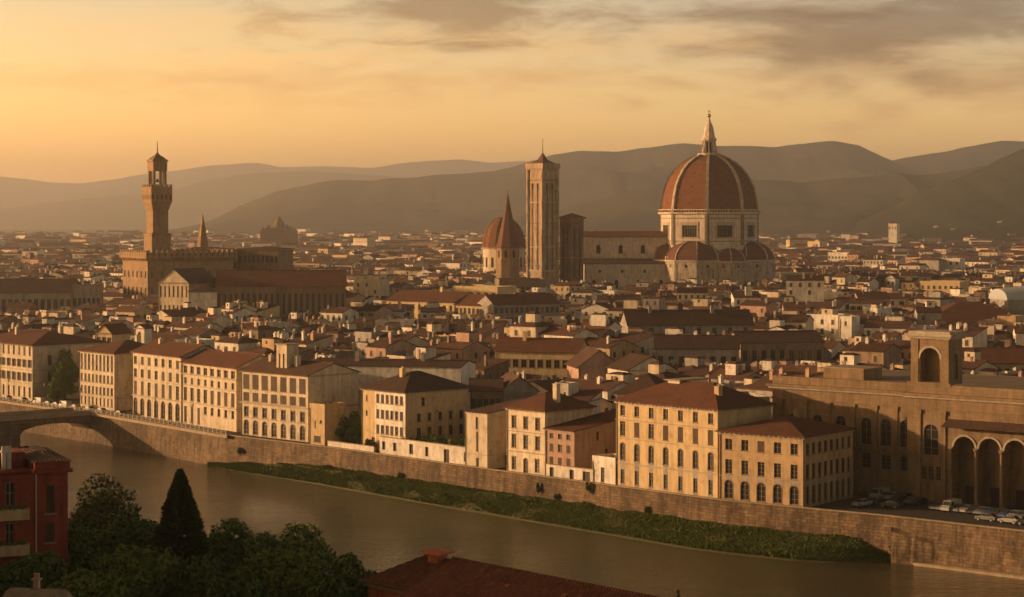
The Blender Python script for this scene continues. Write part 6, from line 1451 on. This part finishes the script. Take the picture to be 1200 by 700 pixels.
# ---------------------------------------------------------------- red house at the lower left
YR = 176.0; M_RED = mat('dark red plaster', (.27, .055, .036), (.21, .044, .030), .5, streak=.4, c3=(.15, .04, .03), bump=.02)
a = P(-60, YR-4); b_ = P(79.5, YR); rz = math.atan2((b_-a).y, (b_-a).x); L = (b_-a).length; zg = 9.0; h = ZP(553, YR)-zg; D = 11
e = empty('red_house', (a.x, a.y, zg), rz); tag(e, 'dark red apartment house with beige balconies and a pale downpipe at the lower left', 'house')
fu = lambda px: L*(px+60)/138.5
zt_ = lambda py: ZP(py, YR)-zg
hs = [(fu(53), zt_(600), fu(62.5)-fu(53), zt_(568)-zt_(600), False), (fu(52), zt_(634), fu(62)-fu(52), zt_(611)-zt_(634), False), (fu(5), zt_(634), fu(15)-fu(5), zt_(609)-zt_(634), False), (fu(5), zt_(590), fu(16)-fu(5), zt_(562)-zt_(590), False), (fu(-30), zt_(634), 1.0, 2.0, False), (fu(-30), zt_(590), 1, 2, False)]
mb = MB(); hk_ = facade(mb, 'front', L, D, h, hs, rev=.2); facade(mb, 'right', L, D, h, [(4, zt_(600), 1.0, 2.2, False), (8, zt_(600), 1.0, 2.2, False)], rev=.2); facade(mb, 'left', L, D, h, ()); facade(mb, 'back', L, D, h, ()); mb.build('wall', M_RED, e)
put_windows(e, 'front', L, D, hk_, ['closed']*2+['plain']*4); put_windows(e, 'right', L, D, [(4, zt_(600), 1.0, 2.2, False), (8, zt_(600), 1.0, 2.2, False)], ['plain']*2)
c = MB(); x0 = fu(37)
c.box(x0, L+.35, -.35, D+.3, h+.002, h+.3); c.box(x0+.15, L+.15, -.15, D, h+.3, h+.95); c.build('cornice', M_RED, e)
c = MB(); c.ring([[(x0-.1, -.3, h+.96), (L+.3, -.3, h+.96), (L+.3, D, h+.96), (x0-.1, D, h+.96)], [(x0+2, 4, h+1.5), (L-2, 4, h+1.5), (L-2, D-3, h+1.5), (x0+2, D-3, h+1.5)]], 0, True, True); c.build('roof', M_ROOFO, e)
c = MB(); c.box(-.2, x0-.02, .6, D, h+.002, h+.25); c.box(fu(2), fu(34), 2.5, 6, h+.25, h+1.6); c.build('roof_storey', M_RED, e)
for px in (8, 14): chimney_mb(fu(px), 2.0, h+.25, h+1.7, .35, .35).build('chimney', PL['white'], e)
c = MB(); c.tube((fu(40.5), -.12, 0), (fu(40.5), -.12, h-.1), .07, seg=8); c.build('downpipe', M_RAIL, e)
for zb_ in (zt_(645), zt_(604)):
    c = MB(); c.box(fu(-50), fu(30), -1.3, -.004, zb_, zb_+.18); c.box(fu(-50), fu(30), -1.3, -1.18, zb_+.18, zb_+.95); c.box(fu(30)-.12, fu(30), -1.18, -.004, zb_+.18, zb_+.95); bl = c.build('balcony', PL['ochre'], e)
    lv = MB(); leaves(lv, [(fu(-3+12*i), -1.15, zb_+1.05, .5, .3, .3) for i in range(3)], 260, .2, random.Random(3), .2); lv.build('balcony_plants', LEAF['mid'], bl)
c = MB(); c.box(fu(35), fu(39), -.02, .0, 0, h); 
# ---------------------------------------------------------------- tiled roof at the bottom
p0 = P(531, 171.5, ZP(655, 171.5)); p1 = P(760, 152.8, ZP(700, 152.8)); 
zr = ZP(655, 171.5); k_ = (zr-H); Y1 = -k_*F/(700-Y0); p1 = P(760, Y1); p0 = P(531, 171.5); rz = math.atan2(p1.y-p0.y, p1.x-p0.x)
e = empty('tiled_roof_house', (p0.x, p0.y, 12), rz); tag(e, 'house at the bottom edge seen mostly as a long dark corrugated tile roof', 'house'); zr -= 12
LR, DR, slope = 46.0, 9.0, .42; M_TILE = roofmat('clay tiles', (.27, .095, .055), (.18, .070, .045), (.36, .15, .085), bump=.01, period=.34, groove_shade=.3)
tl = MB(); cols_ = int(LR/.26)
def tile_plane(mb, x0, x1, xr0, xr1, yr, zr_, ye, ze_, period=.34):
    """corrugated slope from the ridge (yr, zr_) to the eave (ye, ze_); hip ends cut by xr0, xr1 at the ridge"""
    n_ = int((x1-x0)/period); st_ = 6
    def ptsat(x):
        t0 = 0.0
        if x < xr0: t0 = (xr0-x)/(xr0-x0)
        if x > xr1: t0 = (x-xr1)/(x1-xr1)
        return t0
    prev = None
    for i in range(n_*st_+1):
        x = x0+(x1-x0)*i/(n_*st_); ph = (i % st_)/st_; hgt_ = .11*abs(math.sin(math.pi*ph))**.7; t0 = min(.999, ptsat(x)); c_ = []
        for j in range(9):
            t = t0+(1-t0)*j/8; c_.append((x, yr+(ye-yr)*t, zr_+(ze_-zr_)*t+hgt_+.015*mn.noise(Vector((x*.7, t*6, 0)))))
        if prev:
            for j in range(8): mb.face([prev[j], c_[j], c_[j+1], prev[j+1]])
        prev = c_
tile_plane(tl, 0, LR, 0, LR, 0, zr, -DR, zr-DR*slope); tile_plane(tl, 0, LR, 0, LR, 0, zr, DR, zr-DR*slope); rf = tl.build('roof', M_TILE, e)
c = MB(); 
for i in range(int(LR/.5)): c.ring([[(x, r_2*math.cos(an), zr+.02+r_2*math.sin(an)) for an in [math.pi*k/6 for k in range(7)]] for x, r_2 in ((i*.5, .19), (i*.5+.52, .15))], 0, True, True)
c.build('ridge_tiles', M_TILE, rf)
c = MB(); c.box(.4, LR-.4, -DR+.7, DR-.7, -12, zr-DR*slope+.2); 
for x in (.4, LR-.4): c.face([(x, -DR+.7, zr-DR*slope+.2), (x, DR-.7, zr-DR*slope+.2), (x, 0, zr-.15)])
c.build('wall', mat('orange plaster', (.50, .16, .065), (.40, .125, .055), .6, streak=.3, c3=(.28, .10, .05)), e)
# lower wing at its left end
xw = -6.2; zw = zr-.15
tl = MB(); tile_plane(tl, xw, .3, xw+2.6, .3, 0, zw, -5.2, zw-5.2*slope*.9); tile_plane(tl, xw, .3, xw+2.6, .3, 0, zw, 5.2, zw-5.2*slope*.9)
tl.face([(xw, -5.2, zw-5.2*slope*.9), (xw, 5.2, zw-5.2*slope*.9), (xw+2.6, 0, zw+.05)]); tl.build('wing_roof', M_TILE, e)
c = MB(); c.box(xw+.5, .35, -4.6, 4.6, -12, zw-5.2*slope*.9-.05); wing = c.build('wing_wall', _mc['orange plaster'], e)
c = MB(); c.box(xw+.2, .3, -4.9, -4.62, zw-5.2*slope*.9-.35, zw-5.2*slope*.9-.06); c.build('eave_moulding', M_COPE, e)
c = MB(); c.box(xw+1.8, xw+3.0, -4.66, -4.605, zw-5.2*slope-3.0, zw-5.2*slope-1.4); c.build('window', M_SHUT, e)
c = MB(); c.box(-2.2, -.9, -.95, .1, zw-.9, zw+.45); ch_ = c.build('chimney', _mc['orange plaster'], e)
c = MB(); c.ring([[(-2.8, -1.35, zw+.45), (-.3, -1.35, zw+.45), (-.3, .45, zw+.6), (-2.8, .45, zw+.6)], [(-2.8, -1.35, zw+.57), (-.3, -1.35, zw+.57), (-.3, .45, zw+.72), (-2.8, .45, zw+.72)]], 0, True, True); c.build('chimney_cap', _mc['orange plaster'], ch_)
for i, (x, y) in enumerate([(9, -2), (15.5, -1.7), (8.2, -6.3), (13, -6.2), (18, -3.5)]):
    c = MB(); c.box(x, x+.5, y-.22, y+.22, zr+y*slope*1.0+.02, zr+y*slope+.17); c.build('loose_tile', _mc['orange plaster'], rf)
# pale stone roof edge in the bottom left corner
p_ = P(42, 150); e = empty('garden_pavilion', (p_.x, p_.y, 12), R(-12)); tag(e, 'pale curved roof with a small chimney at the bottom left corner among trees', 'pavilion'); zt_2 = ZP(690, 150)-12
c = MB(); c.ring([[(x, -3+6*k/8, zt_2-1.6+1.6*math.sin(math.pi*k/8)) for k in range(9)] for x in (-2.0, 2.0)], 0, True, True); c.build('roof', mat('weathered limestone', (.30, .24, .17), (.22, .17, .12), .8, streak=.4, c3=(.15, .12, .08), bump=.03), e)
c = MB(); c.box(-1.7, 1.7, -2.7, 2.7, -3, zt_2-1.62); c.build('wall', PL['ochre'], e)
chimney_mb(-.4, 1.0, zt_2-.4, zt_2+.45, .4, .4).build('chimney', PL['pink'], e)
# ---------------------------------------------------------------- masts and aerials on the roofs
r_ = random.Random(21); near = [d for d in vis if d['my'] < 900]
for d in near:
    if r_.random() < .55:
        x, y = d['L']*r_.uniform(.2, .8), d['D']*.5; z0 = d['h']+d['rh']*.6; t = d['h']+d['rh']+r_.uniform(1.2, 3.0)
        c = MB(); c.tube((x, y, z0), (x, y, t), .05, .04, 4)
        for k in range(3): c.tube((x-.5, y, t-.15-.25*k), (x+.5, y, t-.15-.25*k), .03, seg=3)
        c.build('aerial', M_IRON, d['e'])
